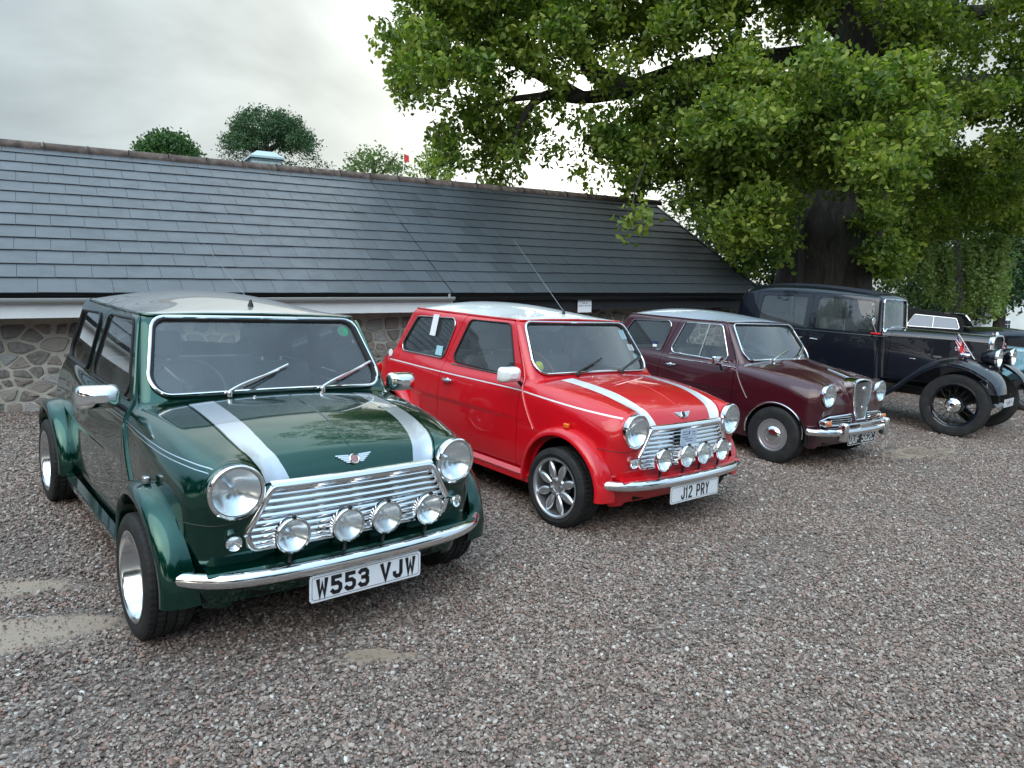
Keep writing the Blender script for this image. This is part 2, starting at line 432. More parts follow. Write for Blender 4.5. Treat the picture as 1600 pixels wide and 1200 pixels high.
def shobj(name, pieces, parent=None, flange=.012, label=None):
    pieces = [(p, m_) for p, m_ in pieces if len(p.F)]
    if not pieces: return None
    V = []; N = []; F = []; mi = []; mats = []; b = 0
    for p, mt in pieces:
        if flange: p = p.flange(flange)
        if mt not in mats: mats.append(mt)
        V.append(p.V); N.append(p.N); F.append(p.F + b); b += len(p.V); mi.append(np.full(len(p.F), mats.index(mt)))
    V, N, F, mi = map(np.concatenate, (V, N, F, mi))
    # drop slivers
    ar = np.linalg.norm(np.cross(V[F[:, 1]] - V[F[:, 0]], V[F[:, 2]] - V[F[:, 0]]), axis=1); ok = ar > 1e-10; F, mi = F[ok], mi[ok]
    me = tri_mesh(name, V, F, N)
    for q in mats: me.materials.append(MATS[q])
    me.polygons.foreach_set('material_index', mi.astype(np.int32))
    o = linkobj(name, me, parent)
    if label: o['label'] = label
    return o
def tri_mesh(name, V, F, N=None):
    me = bpy.data.meshes.new(name); k = F.shape[1]
    me.vertices.add(len(V)); me.vertices.foreach_set('co', np.asarray(V, np.float32).reshape(-1))
    me.loops.add(len(F) * k); me.loops.foreach_set('vertex_index', F.astype(np.int32).reshape(-1))
    me.polygons.add(len(F)); me.polygons.foreach_set('loop_start', np.arange(0, len(F) * k, k, dtype=np.int32))
    me.polygons.foreach_set('loop_total', np.full(len(F), k, np.int32))
    me.update(calc_edges=True)
    if N is not None:
        me.polygons.foreach_set('use_smooth', np.ones(len(F), bool))
        me.normals_split_custom_set_from_vertices(np.asarray(N, np.float32).tolist())
    return me
def rpoly(P, r):
    """signed distance function of a convex polygon (CCW or CW) with corner radius r, as f(a,b)"""
    P = np.array(P, float); c = P.mean(0); n = len(P); L = []
    for i in range(n):
        a, b = P[i], P[(i + 1) % n]; d = b - a; nn = np.array([d[1], -d[0]]) / np.hypot(*d)
        if (c - a) @ nn > 0: nn = -nn
        L.append((nn, nn @ a))
    def f(u, v):
        d = None
        for nn, o in L:
            e = nn[0] * u + nn[1] * v - o
            d = e if d is None else smax(d, e, r)
        return d
    return f
def contour(P, r, n=10):
    """points round a polygon with rounded corners"""
    P = np.array(P, float); k = len(P); out = []
    rr = np.broadcast_to(np.array(r, float), (k,))
    for i in range(k):
        a, b, c = P[i - 1], P[i], P[(i + 1) % k]; d1 = (a - b) / np.linalg.norm(a - b); d2 = (c - b) / np.linalg.norm(c - b)
        th = math.acos(np.clip(d1 @ d2, -1, 1)); t = rr[i] / math.tan(th / 2)
        p, q = b + d1 * t, b + d2 * t; bis = d1 + d2; bis /= np.linalg.norm(bis); cen = b + bis * rr[i] / math.sin(th / 2)
        a0 = math.atan2(*(p - cen)[::-1]); a1 = math.atan2(*(q - cen)[::-1]); da = (a1 - a0 + PI) % (2 * PI) - PI
        for s_ in np.linspace(0, 1, n): out.append(cen + rr[i] * np.array([math.cos(a0 + da * s_), math.sin(a0 + da * s_)]))
    out = np.array(out)
    # resample evenly
    d = np.r_[0, np.cumsum(np.linalg.norm(np.diff(np.vstack([out, out[:1]]), axis=0), axis=1))]
    m_ = max(24, int(d[-1] / .014)); s_ = np.linspace(0, d[-1], m_, endpoint=False); cl = np.vstack([out, out[:1]])
    return np.stack([np.interp(s_, d, cl[:, 0]), np.interp(s_, d, cl[:, 1])], -1)
def catmull(P, n=8):
    P = np.asarray(P, float); t = np.arange(len(P)); f = [spl(t, P[:, i]) for i in range(P.shape[1])]
    s_ = np.linspace(0, len(P) - 1, (len(P) - 1) * n + 1); return np.stack([g(s_) for g in f], -1)
# stroke lettering for plates and signs: box 0..1 wide, 0..1 high
GLY = {
 'W': [[(0, 1), (.22, 0), (.5, .72), (.78, 0), (1, 1)]], 'V': [[(0, 1), (.5, 0), (1, 1)]],
 '5': [[(.95, 1), (.08, 1), (.08, .58), (.7, .58), (1, .42), (1, .16), (.75, 0), (.2, 0), (0, .12)]],
 '3': [[(.02, .9), (.2, 1), (.75, 1), (.97, .86), (.97, .66), (.7, .53), (.35, .53)], [(.7, .53), (1, .4), (1, .14), (.78, 0), (.2, 0), (0, .12)]],
 'J': [[(.9, 1), (.9, .18), (.68, 0), (.25, 0), (0, .16), (0, .26)]],
 '1': [[(.5, 0), (.5, 1), (.3, .84)]], '2': [[(.02, .84), (.22, 1), (.78, 1), (1, .84), (1, .66), (0, .06), (0, 0), (1, 0)]],
 'P': [[(0, 0), (0, 1), (.75, 1), (1, .86), (1, .58), (.75, .44), (0, .44)]],
 'R': [[(0, 0), (0, 1), (.75, 1), (1, .86), (1, .6), (.75, .47), (0, .47)], [(.5, .47), (1, 0)]],
 'Y': [[(0, 1), (.5, .48), (1, 1)], [(.5, .48), (.5, 0)]], 'D': [[(0, 0), (0, 1), (.7, 1), (1, .8), (1, .2), (.7, 0), (0, 0)]],
 'U': [[(0, 1), (0, .18), (.25, 0), (.75, 0), (1, .18), (1, 1)]], 'F': [[(0, 0), (0, 1), (1, 1)], [(0, .52), (.8, .52)]],
 '6': [[(.95, .88), (.75, 1), (.25, 1), (0, .82), (0, .18), (.25, 0), (.75, 0), (1, .18), (1, .4), (.75, .56), (.25, .56), (0, .42)]],
 'C': [[(1, .78), (1, .84), (.75, 1), (.25, 1), (0, .82), (0, .18), (.25, 0), (.75, 0), (1, .16), (1, .22)]],
 'T': [[(0, 1), (1, 1)], [(.5, 1), (.5, 0)]], 'H': [[(0, 0), (0, 1)], [(1, 0), (1, 1)], [(0, .5), (1, .5)]], 'I': [[(.5, 0), (.5, 1)]],
 'S': [[(.95, .86), (.75, 1), (.25, 1), (.02, .86), (.02, .64), (.25, .52), (.75, .48), (1, .36), (1, .14), (.75, 0), (.25, 0), (0, .14)]],
 'E': [[(1, 1), (0, 1), (0, 0), (1, 0)], [(0, .52), (.8, .52)]], 'O': [[(.25, 0), (0, .2), (0, .8), (.25, 1), (.75, 1), (1, .8), (1, .2), (.75, 0), (.25, 0)]],
 'A': [[(0, 0), (.5, 1), (1, 0)], [(.18, .34), (.82, .34)]], 'N': [[(0, 0), (0, 1), (1, 0), (1, 1)]], 'L': [[(0, 1), (0, 0), (1, 0)]],
 'M': [[(0, 0), (0, 1), (.5, .35), (1, 1), (1, 0)]], 'K': [[(0, 0), (0, 1)], [(1, 1), (0, .42)], [(.35, .62), (1, 0)]], 'G': [[(1, .8), (.75, 1), (.25, 1), (0, .82), (0, .18), (.25, 0), (.75, 0), (1, .18), (1, .48), (.6, .48)]],
 'B': [[(0, 0), (0, 1), (.72, 1), (.94, .88), (.94, .64), (.72, .53), (0, .53)], [(.72, .53), (1, .4), (1, .13), (.75, 0), (0, 0)]],
 '4': [[(.75, 0), (.75, 1), (0, .3), (1, .3)]],
}
def text_strokes(mb, txt, cw, ch, gap, sw, fn, mat, space=.6):
    """centre a line of stroke letters; fn(a,b,depth)->xyz with a across, b up"""
    w = sum((cw * (space if c == ' ' else (.45 if c in '1I' else 1))) for c in txt) + gap * (len(txt) - 1); a0 = -w / 2
    for c in txt:
        k = cw * (space if c == ' ' else (.45 if c in '1I' else 1))
        for st in GLY.get(c, []):
            P = np.array([(a0 + sw / 2 + p[0] * (k - sw) if c not in '1I' else a0 + k / 2 + (p[0] - .5) * cw, -ch / 2 + sw / 2 + p[1] * (ch - sw)) for p in st])
            n = len(P); L = np.zeros_like(P); closed = np.allclose(P[0], P[-1])
            for i in range(n):
                d1 = P[i] - P[i - 1] if i else (P[0] - P[-2] if closed else P[1] - P[0])
                d2 = P[i + 1] - P[i] if i < n - 1 else (P[1] - P[0] if closed else P[-1] - P[-2])
                d1 = d1 / np.linalg.norm(d1); d2 = d2 / np.linalg.norm(d2); t = d1 + d2; t /= np.linalg.norm(t) + 1e-9
                nn = np.array([-t[1], t[0]]); cs = max(.45, nn @ np.array([-d1[1], d1[0]])); L[i] = nn * sw / 2 / cs
            if not closed:
                e0 = (P[1] - P[0]); e0 /= np.linalg.norm(e0); e1 = (P[-1] - P[-2]); e1 /= np.linalg.norm(e1)
                P = P.copy(); P[0] -= e0 * sw * .45; P[-1] += e1 * sw * .45
            V = []; F = []
            for i in range(n):
                for q in (P[i] + L[i], P[i] - L[i]): V.append(fn(q[0], q[1], .0012)); 
                for q in (P[i] + L[i], P[i] - L[i]): V.append(fn(q[0], q[1], 0.0002))
            for i in range(n - 1):
                b = 4 * i; F += [(b, b + 1, b + 5, b + 4), (b, b + 4, b + 6, b + 2), (b + 1, b + 3, b + 7, b + 5)]
            mb.add(V, F, mat)
        a0 += k + gap
def at(px, py, depth):
    """world point seen at a pixel of the 1600-wide photograph, depth metres along the view axis"""
    return CAM + (_w + (px - 800) / FPX * _r - (py - 600) / FPX * _u) * depth
# ------------------------------------------------------------------ setting materials
a = NB('gravel_ground'); v = a.obj(1.0)
vo = a.n('ShaderNodeTexVoronoi', {'Vector': v, 'Scale': 85.0, 'Randomness': 1.0}, feature='F1')
vd = a.n('ShaderNodeTexVoronoi', {'Vector': v, 'Scale': 85.0}, feature='DISTANCE_TO_EDGE')
big = a.noise(v, .55, 5, .55); mid = a.noise(v, 3.0, 4)
sp_ = a.n('ShaderNodeSeparateColor', {0: vo.outputs['Color']})
st = a.ramp(sp_.outputs[0], [(0, (.09, .07, .058)), (.35, (.17, .135, .115)), (.7, (.27, .22, .19)), (.9, (.36, .31, .27)), (1, (.58, .55, .50))])
edge = a.ramp(vd.outputs[0], [(.0, .12), (.016, .9)])
c1 = a.mix(1.0, st, edge, 'MULTIPLY')
c2 = a.mix(a.ramp(big, [(.50, 0.0), (.68, .7)]), c1, (.215, .155, .12))
MUD = [(-2.05, 2.60, .66, .20, .25), (-2.35, 2.98, .5, .12, .2), (-.46, 2.64, .17, .055, .1), (4.35, 7.35, .75, .22, .5)]
wob = a.noise(v, 5.5, 5, .6); mask = None
for (mx_, my_, ra_, rb_, t_) in MUD:     # wet, washed-out hollows in the gravel
    mp_ = a.n('ShaderNodeMapping', {'Vector': v}, vector_type='TEXTURE'); mp_.inputs['Location'].default_value = (mx_, my_, 0); mp_.inputs['Rotation'].default_value = (0, 0, t_); mp_.inputs['Scale'].default_value = (ra_, rb_, 1)
    ln_ = a.n('ShaderNodeVectorMath', {0: mp_.outputs[0]}, operation='LENGTH').outputs['Value']
    dd_ = a.math('ADD', ln_, a.math('MULTIPLY', a.math('SUBTRACT', wob, .5), 2.2)); mask = dd_ if mask is None else a.math('MINIMUM', mask, dd_)
mk = a.ramp(mask, [(.7, .95), (1.35, 0.0)]); wet = a.ramp(mask, [(.45, 1.0), (.8, 0.0)])
fn_ = a.noise(v, 55, 4, .6); mudc = a.mix(a.ramp(fn_, [(.35, 0.0), (.7, 1.0)]), (.26, .20, .15), (.42, .335, .255)); mudc = a.mix(wet, mudc, (.31, .245, .185))
c2 = a.mix(mk, c2, mudc)
a.set(col=c2, rough=a.mix(wet, a.ramp(mid, [(.3, .6), (.7, .8)]), (.13, .13, .13)), normal=a.bump(a.math('MULTIPLY', vd.outputs[0], a.math('SUBTRACT', 1.0, mk)), 1.0, .012), spec=.5)
def stone_mat(nm, stops, rough=.6):
    a = NB(nm); oi = a.n('ShaderNodeObjectInfo'); v = a.obj(60.0)
    c = a.ramp(oi.outputs['Random'], stops); n_ = a.noise(v, 2.0, 3)
    a.set(col=a.mix(a.ramp(n_, [(.35, 0.0), (.7, .35)]), c, (.08, .075, .07)), rough=rough, spec=.5); return a
stone_mat('gravel_stone', [(0, (.10, .076, .062)), (.25, (.19, .143, .119)), (.5, (.28, .217, .18)), (.72, (.375, .308, .26)), (.86, (.30, .16, .12)), (.90, (.42, .36, .31)), (.975, (.50, .46, .41)), (1, (.70, .68, .63))], .5)
a = NB('wet_mud'); v = a.obj(); n_ = a.noise(v, 4, 6, .6); n2 = a.noise(v, 40, 4)
a.set(col=a.mix(n2, a.ramp(n_, [(.3, (.20, .16, .13)), (.6, (.33, .28, .235)), (.8, (.40, .35, .30))]), (.16, .13, .11)), rough=a.ramp(n_, [(.35, .16), (.65, .5)]), normal=a.bump(n2, .25, .004), spec=.5, coat=.35, coatr=.12)
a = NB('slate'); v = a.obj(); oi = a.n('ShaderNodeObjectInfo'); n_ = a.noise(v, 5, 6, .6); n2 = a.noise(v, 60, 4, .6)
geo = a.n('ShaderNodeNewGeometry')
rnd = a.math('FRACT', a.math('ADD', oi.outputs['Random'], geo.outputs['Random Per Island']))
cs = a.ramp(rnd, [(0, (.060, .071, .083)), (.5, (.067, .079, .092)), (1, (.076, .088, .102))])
sx = a.n('ShaderNodeSeparateXYZ', {0: v}); n3 = a.noise(v, .8, 4, .55)   # damp slates under the oak, with the tree's dark reflection painted into the colour
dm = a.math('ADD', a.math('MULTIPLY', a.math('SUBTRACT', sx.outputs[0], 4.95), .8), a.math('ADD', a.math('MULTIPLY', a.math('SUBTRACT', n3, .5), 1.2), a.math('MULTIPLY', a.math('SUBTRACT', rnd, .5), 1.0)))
damp_refl = a.ramp(dm, [(.0, 0.0), (.5, .75), (1, 1.0)])
base_c = a.mix(damp_refl, a.mix(a.ramp(n_, [(.45, 0.0), (.8, .5)]), cs, (.040, .048, .054)), (.020, .026, .030))
a.set(col=base_c, rough=a.mix(damp_refl, a.ramp(a.math('ADD', n_, a.math('MULTIPLY', rnd, .12)), [(.35, .36), (.85, .52)]), (.6, .6, .6)), normal=a.bump(n2, .25, .002), spec=.75)
a = NB('ridge_tile'); v = a.obj(); n_ = a.noise(v, 9, 6, .65); n2 = a.noise(v, 30, 4)
a.set(col=a.ramp(n_, [(.3, (.045, .034, .030)), (.5, (.095, .068, .056)), (.65, (.15, .125, .105)), (.8, (.20, .19, .15))]), rough=.85, normal=a.bump(n2, .5, .01))
a = NB('mortar'); v = a.obj(); n_ = a.noise(v, 6, 6, .6); n2 = a.noise(v, 70, 5, .7)
a.set(col=a.ramp(n_, [(.3, (.36, .34, .29)), (.6, (.50, .48, .41)), (.8, (.60, .57, .50))]), rough=.95, normal=a.bump(n2, .8, .012))
a = NB('rubble_stone'); v = a.obj(); n_ = a.noise(v, 18, 6, .65); n2 = a.noise(v, 60, 5, .6); oi = a.n('ShaderNodeObjectInfo'); geo = a.n('ShaderNodeNewGeometry')
rnd = a.math('FRACT', a.math('ADD', oi.outputs['Random'], geo.outputs['Random Per Island']))
cs = a.ramp(rnd, [(0, (.13, .125, .118)), (.3, (.22, .20, .18)), (.5, (.17, .175, .175)), (.7, (.26, .21, .175)), (.85, (.32, .29, .25)), (.95, (.36, .40, .41)), (1, (.46, .43, .37))])
a.set(col=a.mix(a.ramp(n_, [(.4, 0.0), (.75, .8)]), cs, (.36, .33, .29)), rough=.9, normal=a.bump(n2, .9, .02))
a = NB('white_board'); v = a.obj((1, 1, 1)); n_ = a.noise(v, 4, 5, .6); a.set(col=a.ramp(n_, [(.3, (.68, .73, .74)), (.7, (.78, .82, .82))]), rough=.45)
a = NB('white_pipe'); a.set(col=(.38, .41, .40), rough=.35)
simple('black_pipe', (.010, .011, .013), .3)
simple('dark_board', (.012, .012, .013), .6)
a = NB('bark'); v = a.obj((1, 1, .22)); n_ = a.noise(v, 7, 8, .7, 1.0); n2 = a.noise(a.obj(), 1.2, 5)
a.set(col=a.mix(a.ramp(n2, [(.5, 0.0), (.7, .5)]), a.ramp(n_, [(.35, (.010, .009, .008)), (.6, (.045, .040, .034)), (.8, (.11, .10, .088))]), (.05, .065, .03)), rough=.95, normal=a.bump(n_, 1.0, .06))
def leaf_mat(nm, c0, c1, c2, tr=.35, hue=0.0):
    a = NB(nm); geo = a.n('ShaderNodeNewGeometry'); v = a.obj(); n_ = a.noise(v, .9, 4, .6)
    f = a.math('ADD', a.math('MULTIPLY', geo.outputs['Random Per Island'], .62), a.math('SUBTRACT', a.math('MULTIPLY', n_, 1.3), .42))
    c = a.ramp(f, [(.15, c0), (.52, c1), (.88, c2)])
    a.set(col=c, rough=.5, spec=.35)
    t = a.t; tl = a.n('ShaderNodeBsdfTranslucent', {'Color': a.mix(1.0, c, (1.3, 1.5, .5), 'MULTIPLY')})
    ms = a.n('ShaderNodeMixShader', {0: tr, 1: a.b.outputs[0], 2: tl.outputs[0]}); t.links.new(ms.outputs[0], a.out.inputs[0]); return a
leaf_mat('oak_leaf', (.036, .078, .014), (.13, .20, .034), (.31, .36, .07), .42)
leaf_mat('cedar_needle', (.018, .05, .022), (.036, .092, .040), (.065, .13, .05), .2)
leaf_mat('far_leaf', (.045, .08, .028), (.09, .145, .05), (.16, .21, .075), .4)
leaf_mat('dome_leaf', (.015, .055, .018), (.03, .09, .022), (.07, .14, .03), .25)
leaf_mat('hedge_leaf', (.012, .030, .010), (.03, .06, .018), (.06, .10, .03), .25)
leaf_mat('frond_leaf', (.12, .17, .06), (.22, .30, .11), (.32, .42, .18), .45)
leaf_mat('yellow_leaf', (.08, .12, .02), (.16, .20, .04), (.25, .28, .07), .4)
a = NB('far_render'); v = a.obj(); a.set(col=a.ramp(a.noise(v, 1.5, 4), [(.3, (.58, .64, .62)), (.7, (.70, .75, .73))]), rough=.8)
simple('far_slate', (.08, .085, .09), .6)
simple('window_glass_dark', (.02, .03, .04), .08)
simple('chimney_blue', (.42, .55, .56), .7)
# ------------------------------------------------------------------ ground
mb = MB(); xs = np.concatenate([np.linspace(-120, -12, 7), np.linspace(-8, 20, 8), np.linspace(30, 160, 7)]); ys = np.concatenate([np.linspace(-60, -6, 5), np.linspace(0, 24, 7), np.linspace(40, 220, 7)])
mb.grid(np.array([[(x, y, 0.0) for y in ys] for x in xs]), 'gravel_ground'); g = mb.build('ground', None, 0); tag(g, kind='structure')
def mud_f(x, y, k):
    cx_, cy_, ra, rb, t = MUD[k]; c_, s_ = math.cos(t), math.sin(t); u = ((x - cx_) * c_ + (y - cy_) * s_) / ra; v_ = (-(x - cx_) * s_ + (y - cy_) * c_) / rb
    an = np.arctan2(v_, u); return np.hypot(u, v_) - (1 + .22 * np.sin(3 * an + k) + .14 * np.sin(7 * an + 2 * k) + .08 * np.sin(13 * an + 3 * k))
# loose gravel: stones scattered with geometry nodes on a cloud of points
def rock(seed, n=2):
    r_ = np.random.default_rng(seed); import bmesh
    bm = bmesh.new(); bmesh.ops.create_icosphere(bm, subdivisions=1, radius=.5)
    sc = np.array([1.0, .74, .52]) * r_.uniform(.85, 1.15, 3)
    for vtx in bm.verts:
        k = 1 + r_.uniform(-.22, .16); vtx.co = Vector((vtx.co.x * sc[0] * k, vtx.co.y * sc[1] * k, vtx.co.z * sc[2] * k))
    me = bpy.data.meshes.new('pebble'); bm.to_mesh(me); bm.free(); me.materials.append(MATS['gravel_stone'])
    me.polygons.foreach_set('use_smooth', [True] * len(me.polygons)); me.set_sharp_from_angle(angle=R(38)); return me
rocks_col = bpy.data.collections.new('gravel_pebbles')
for i in range(7):
    o = bpy.data.objects.new('pebble', rock(i)); rocks_col.objects.link(o)
def scatter(n_try=520000):
    # uniform in wedges round the camera, denser close to it
    y = np.concatenate([np.sqrt(rng.uniform(a_ ** 2, b_ ** 2, int((b_ ** 2 - a_ ** 2) * .84 * q))) for a_, b_, q in ((1.25, 3.2, 12000), (3.2, 5, 9000), (5, 8, 4600), (8, 12.5, 1500))]); x = rng.uniform(-.82, .86, len(y)) * (y + .25)
    yo = np.concatenate([np.sqrt(rng.uniform(a_ ** 2, b_ ** 2, int((b_ ** 2 - a_ ** 2) * .60 * q))) for a_, b_, q in ((.6, 4.5, 6500), (4.5, 9, 2200), (9, 12.5, 900))]); xo = np.where(rng.uniform(0, 1, len(yo)) < .5, rng.uniform(-1.45, -.82, len(yo)), rng.uniform(.86, 1.45, len(yo))) * (yo + .25); x = np.r_[x, xo]; y = np.r_[y, yo]; n_try = len(y)
    keep = rng.uniform(0, 1, n_try) < 1.1
    nz = np.sin(x * 1.7 + 1.3 * np.sin(y * 1.1)) * np.sin(y * 2.1 + np.sin(x * 2.3)); keep &= rng.uniform(0, 1, n_try) < np.clip(1.0 - 1.5 * (nz - .45), .38, 1.0)
    x, y = x[keep], y[keep]; keep = np.ones(len(x), bool)
    for k in range(len(MUD)):
        d = mud_f(x, y, k); keep &= ~((d < .25) & (rng.uniform(0, 1, len(x)) > np.clip(np.where(k in (3,), .35, .06) + 2.2 * (d + .14), 0, 1)))
    keep2 = ~keep & (rng.uniform(0, 1, len(x)) < .22)      # a few small chips left in the hollows
    return np.r_[x[keep], x[keep2]], np.r_[y[keep], y[keep2]], np.r_[np.ones(keep.sum()), np.full(keep2.sum(), .5)]
gx_, gy_, gk_ = scatter(); ng = len(gx_)
gz_ = rng.uniform(-.001, .010, ng); gs_ = np.clip(rng.lognormal(math.log(.0145), .30, ng), .007, .034) * np.interp(gy_, [2, 7, 12], [1, 1.15, 1.5]) * gk_
me = bpy.data.meshes.new('gravel'); me.vertices.add(ng); me.vertices.foreach_set('co', np.stack([gx_, gy_, gz_], -1).astype(np.float32).reshape(-1))
at_ = me.attributes.new('rot', 'FLOAT_VECTOR', 'POINT'); at_.data.foreach_set('vector', np.stack([rng.normal(0, .35, ng), rng.normal(0, .35, ng), rng.uniform(0, 6.28, ng)], -1).astype(np.float32).reshape(-1))
at_ = me.attributes.new('scl', 'FLOAT', 'POINT'); at_.data.foreach_set('value', gs_.astype(np.float32))
at_ = me.attributes.new('pick', 'INT', 'POINT'); at_.data.foreach_set('value', rng.integers(0, 7, ng).astype(np.int32))
gravel = linkobj('gravel', me); tag(gravel, kind='stuff', label='loose pinkish grey gravel covering the yard', cat='gravel')
ngp = bpy.data.node_groups.new('scatter_gravel', 'GeometryNodeTree')
ngp.interface.new_socket('Geometry', in_out='INPUT', socket_type='NodeSocketGeometry'); ngp.interface.new_socket('Geometry', in_out='OUTPUT', socket_type='NodeSocketGeometry')
gi, go = ngp.nodes.new('NodeGroupInput'), ngp.nodes.new('NodeGroupOutput')
ip = ngp.nodes.new('GeometryNodeInstanceOnPoints'); ci = ngp.nodes.new('GeometryNodeCollectionInfo'); ci.inputs['Collection'].default_value = rocks_col; ci.inputs['Separate Children'].default_value = True
m2p = ngp.nodes.new('GeometryNodeMeshToPoints')
def nattr(name, typ):
    n_ = ngp.nodes.new('GeometryNodeInputNamedAttribute'); n_.data_type = typ; n_.inputs[0].default_value = name; return n_.outputs[0]
L = ngp.links.new
L(gi.outputs[0], m2p.inputs[0]); L(m2p.outputs[0], ip.inputs['Points']); L(ci.outputs[0], ip.inputs['Instance']); ip.inputs['Pick Instance'].default_value = True
L(nattr('pick', 'INT'), ip.inputs['Instance Index']); L(nattr('scl', 'FLOAT'), ip.inputs['Scale'])
e2r = ngp.nodes.new('FunctionNodeEulerToRotation'); L(nattr('rot', 'FLOAT_VECTOR'), e2r.inputs[0]); L(e2r.outputs[0], ip.inputs['Rotation'])
L(ip.outputs[0], go.inputs[0])
md = gravel.modifiers.new('scatter', 'NODES'); md.node_group = ngp
# ------------------------------------------------------------------ stone outbuilding
_d = np.array([.84068058, .53962412, .04540901]); _nn = np.array([-.53784947, .84178566, -.04598747]); _nn /= np.linalg.norm(_nn); _ug = np.cross(_d, _nn)
B0 = np.array([-4.76272282, 6.47952243, 0.0])
BM = Matrix(((_d[0], _nn[0], _ug[0], B0[0]), (_d[1], _nn[1], _ug[1], B0[1]), (_d[2], _nn[2], _ug[2], B0[2]), (0, 0, 0, 1)))
def to_local(p): q = np.array(p) - B0; return np.array([q @ _d, q @ _nn, q @ _ug])
bld = empty('stone_outbuilding', BM, 'long low rubble stone outbuilding with a slate roof behind the cars', 'building')
EAVE_W, RID_W, RID_N, U0, U1 = 1.116, 2.873, 2.454, -3.2, 10.36
sl_v = np.array([0, RID_N + .30, RID_W - EAVE_W]); SL = np.linalg.norm(sl_v); sl_v /= SL; sl_n = np.cross([1, 0, 0], sl_v)
def rp(u, s_, h=0.0): return np.array([u, -.30, EAVE_W]) + sl_v * s_ + np.array([u * 0, 0, 0]) + sl_n * h
# deck and back slope
mb = MB(); mb.add([rp(U0, 0, -.03), rp(U1, 0, -.03), rp(U1, SL, -.03), rp(U0, SL, -.03), rp(U0, 0, -.055), rp(U1, 0, -.055), rp(U1, SL, -.055), rp(U0, SL, -.055)], [(0, 1, 2, 3), (7, 6, 5, 4), (0, 4, 5, 1), (1, 5, 6, 2), (2, 6, 7, 3), (3, 7, 4, 0)], 'dark_board')
bk = lambda u, s_: np.array([u, RID_N + (RID_N + .30) * s_, RID_W - (RID_W - EAVE_W) * s_])
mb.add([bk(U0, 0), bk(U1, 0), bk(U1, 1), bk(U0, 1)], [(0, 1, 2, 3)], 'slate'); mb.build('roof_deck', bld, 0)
# slates: courses from the eave up; a straight joint splits two builds of the roof
UJ = 4.60; NR = 13; EX = SL / NR; WSL = .302
slates = []
for r_ in range(NR):
    off = (r_ % 2) * WSL / 2 + rng.normal(0, .008)
    u = UJ - off - 26.5 * WSL + WSL * .5
    while u < U1:
        u1 = u + WSL
        for a_, b_ in ((u, min(u1, UJ)), (max(u, UJ), u1)) if u < UJ < u1 else ((u, u1),):
            a_, b_ = max(a_, U0), min(b_, U1)
            if b_ - a_ > .05: slates.append((r_, a_, b_))
        u = u1
Vs = []
for (r_, a_, b_) in slates:
    s0 = r_ * EX - (.015 if r_ == 0 else 0) + rng.normal(0, .0022); s1 = min((r_ + 1) * EX + .035, SL); th = .0065; lift = .0105 + rng.uniform(0, .0015); tw = rng.normal(0, .0012)
    gapu = .0016; a2, b2 = a_ + (.006 if abs(a_ - UJ) < 1e-6 else gapu), b_ - (.004 if abs(b_ - UJ) < 1e-6 else gapu); lo = .012 * (EX + .035) / EX
    P = [rp(a2, s0, lift + tw), rp(b2, s0, lift - tw), rp(b2, s1, -.002), rp(a2, s1, -.002), rp(a2, s0, lift + tw - th), rp(b2, s0, lift - tw - th), rp(b2, s1, -.010), rp(a2, s1, -.010)]
    cpx = rp((a_ + b_) / 2, (s0 + s1) / 2); Vs.append((P, a_, b_, r_))
Fb = [(0, 1, 2, 3), (0, 4, 5, 1), (1, 5, 6, 2), (3, 7, 4, 0)]
cand = sorted(range(len(Vs)), key=lambda i: (0 if Vs[i][1] > -.55 - .02 * Vs[i][3] * 3 else 1, Vs[i][1])); single = set(cand[:296]); rest = MB()
for i, (P, a_, b_, r_) in enumerate(Vs):
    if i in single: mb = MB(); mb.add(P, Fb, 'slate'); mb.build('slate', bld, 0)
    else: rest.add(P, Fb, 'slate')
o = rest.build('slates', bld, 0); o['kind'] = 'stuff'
# ridge tiles
u = U0; k = 0
while u < U1 + .02:
    L_ = .46; mb = MB(); A = np.linspace(-.15 * PI, 1.15 * PI, 12); rr = .085 + (k % 2) * .0
    P = [[(uu, RID_N + rad * math.cos(t) * 1.25, RID_W - .035 + rad * math.sin(t) * .95) for t in A] for uu, rad in ((u + .004, rr + .006), (u + .03, rr + .004), (u + .035, rr - .002), (u + L_ - .004, rr - .002))]
    mb.grid(np.array(P), 'ridge_tile', flip=True); mb.build('ridge_tile', bld, 50); u += L_; k += 1
# verge at the far gable
mb = MB(); mb.add([rp(U1, -.01, .012), rp(U1 + .06, -.01, .012), rp(U1 + .06, SL, .012), rp(U1, SL, .012), rp(U1, -.01, -.12), rp(U1 + .06, -.01, -.12), rp(U1 + .06, SL, -.12), rp(U1, SL, -.12)], [(0, 1, 2, 3), (1, 5, 6, 2), (0, 4, 5, 1), (2, 6, 7, 3)], 'dark_board'); mb.build('verge_board', bld, 0)
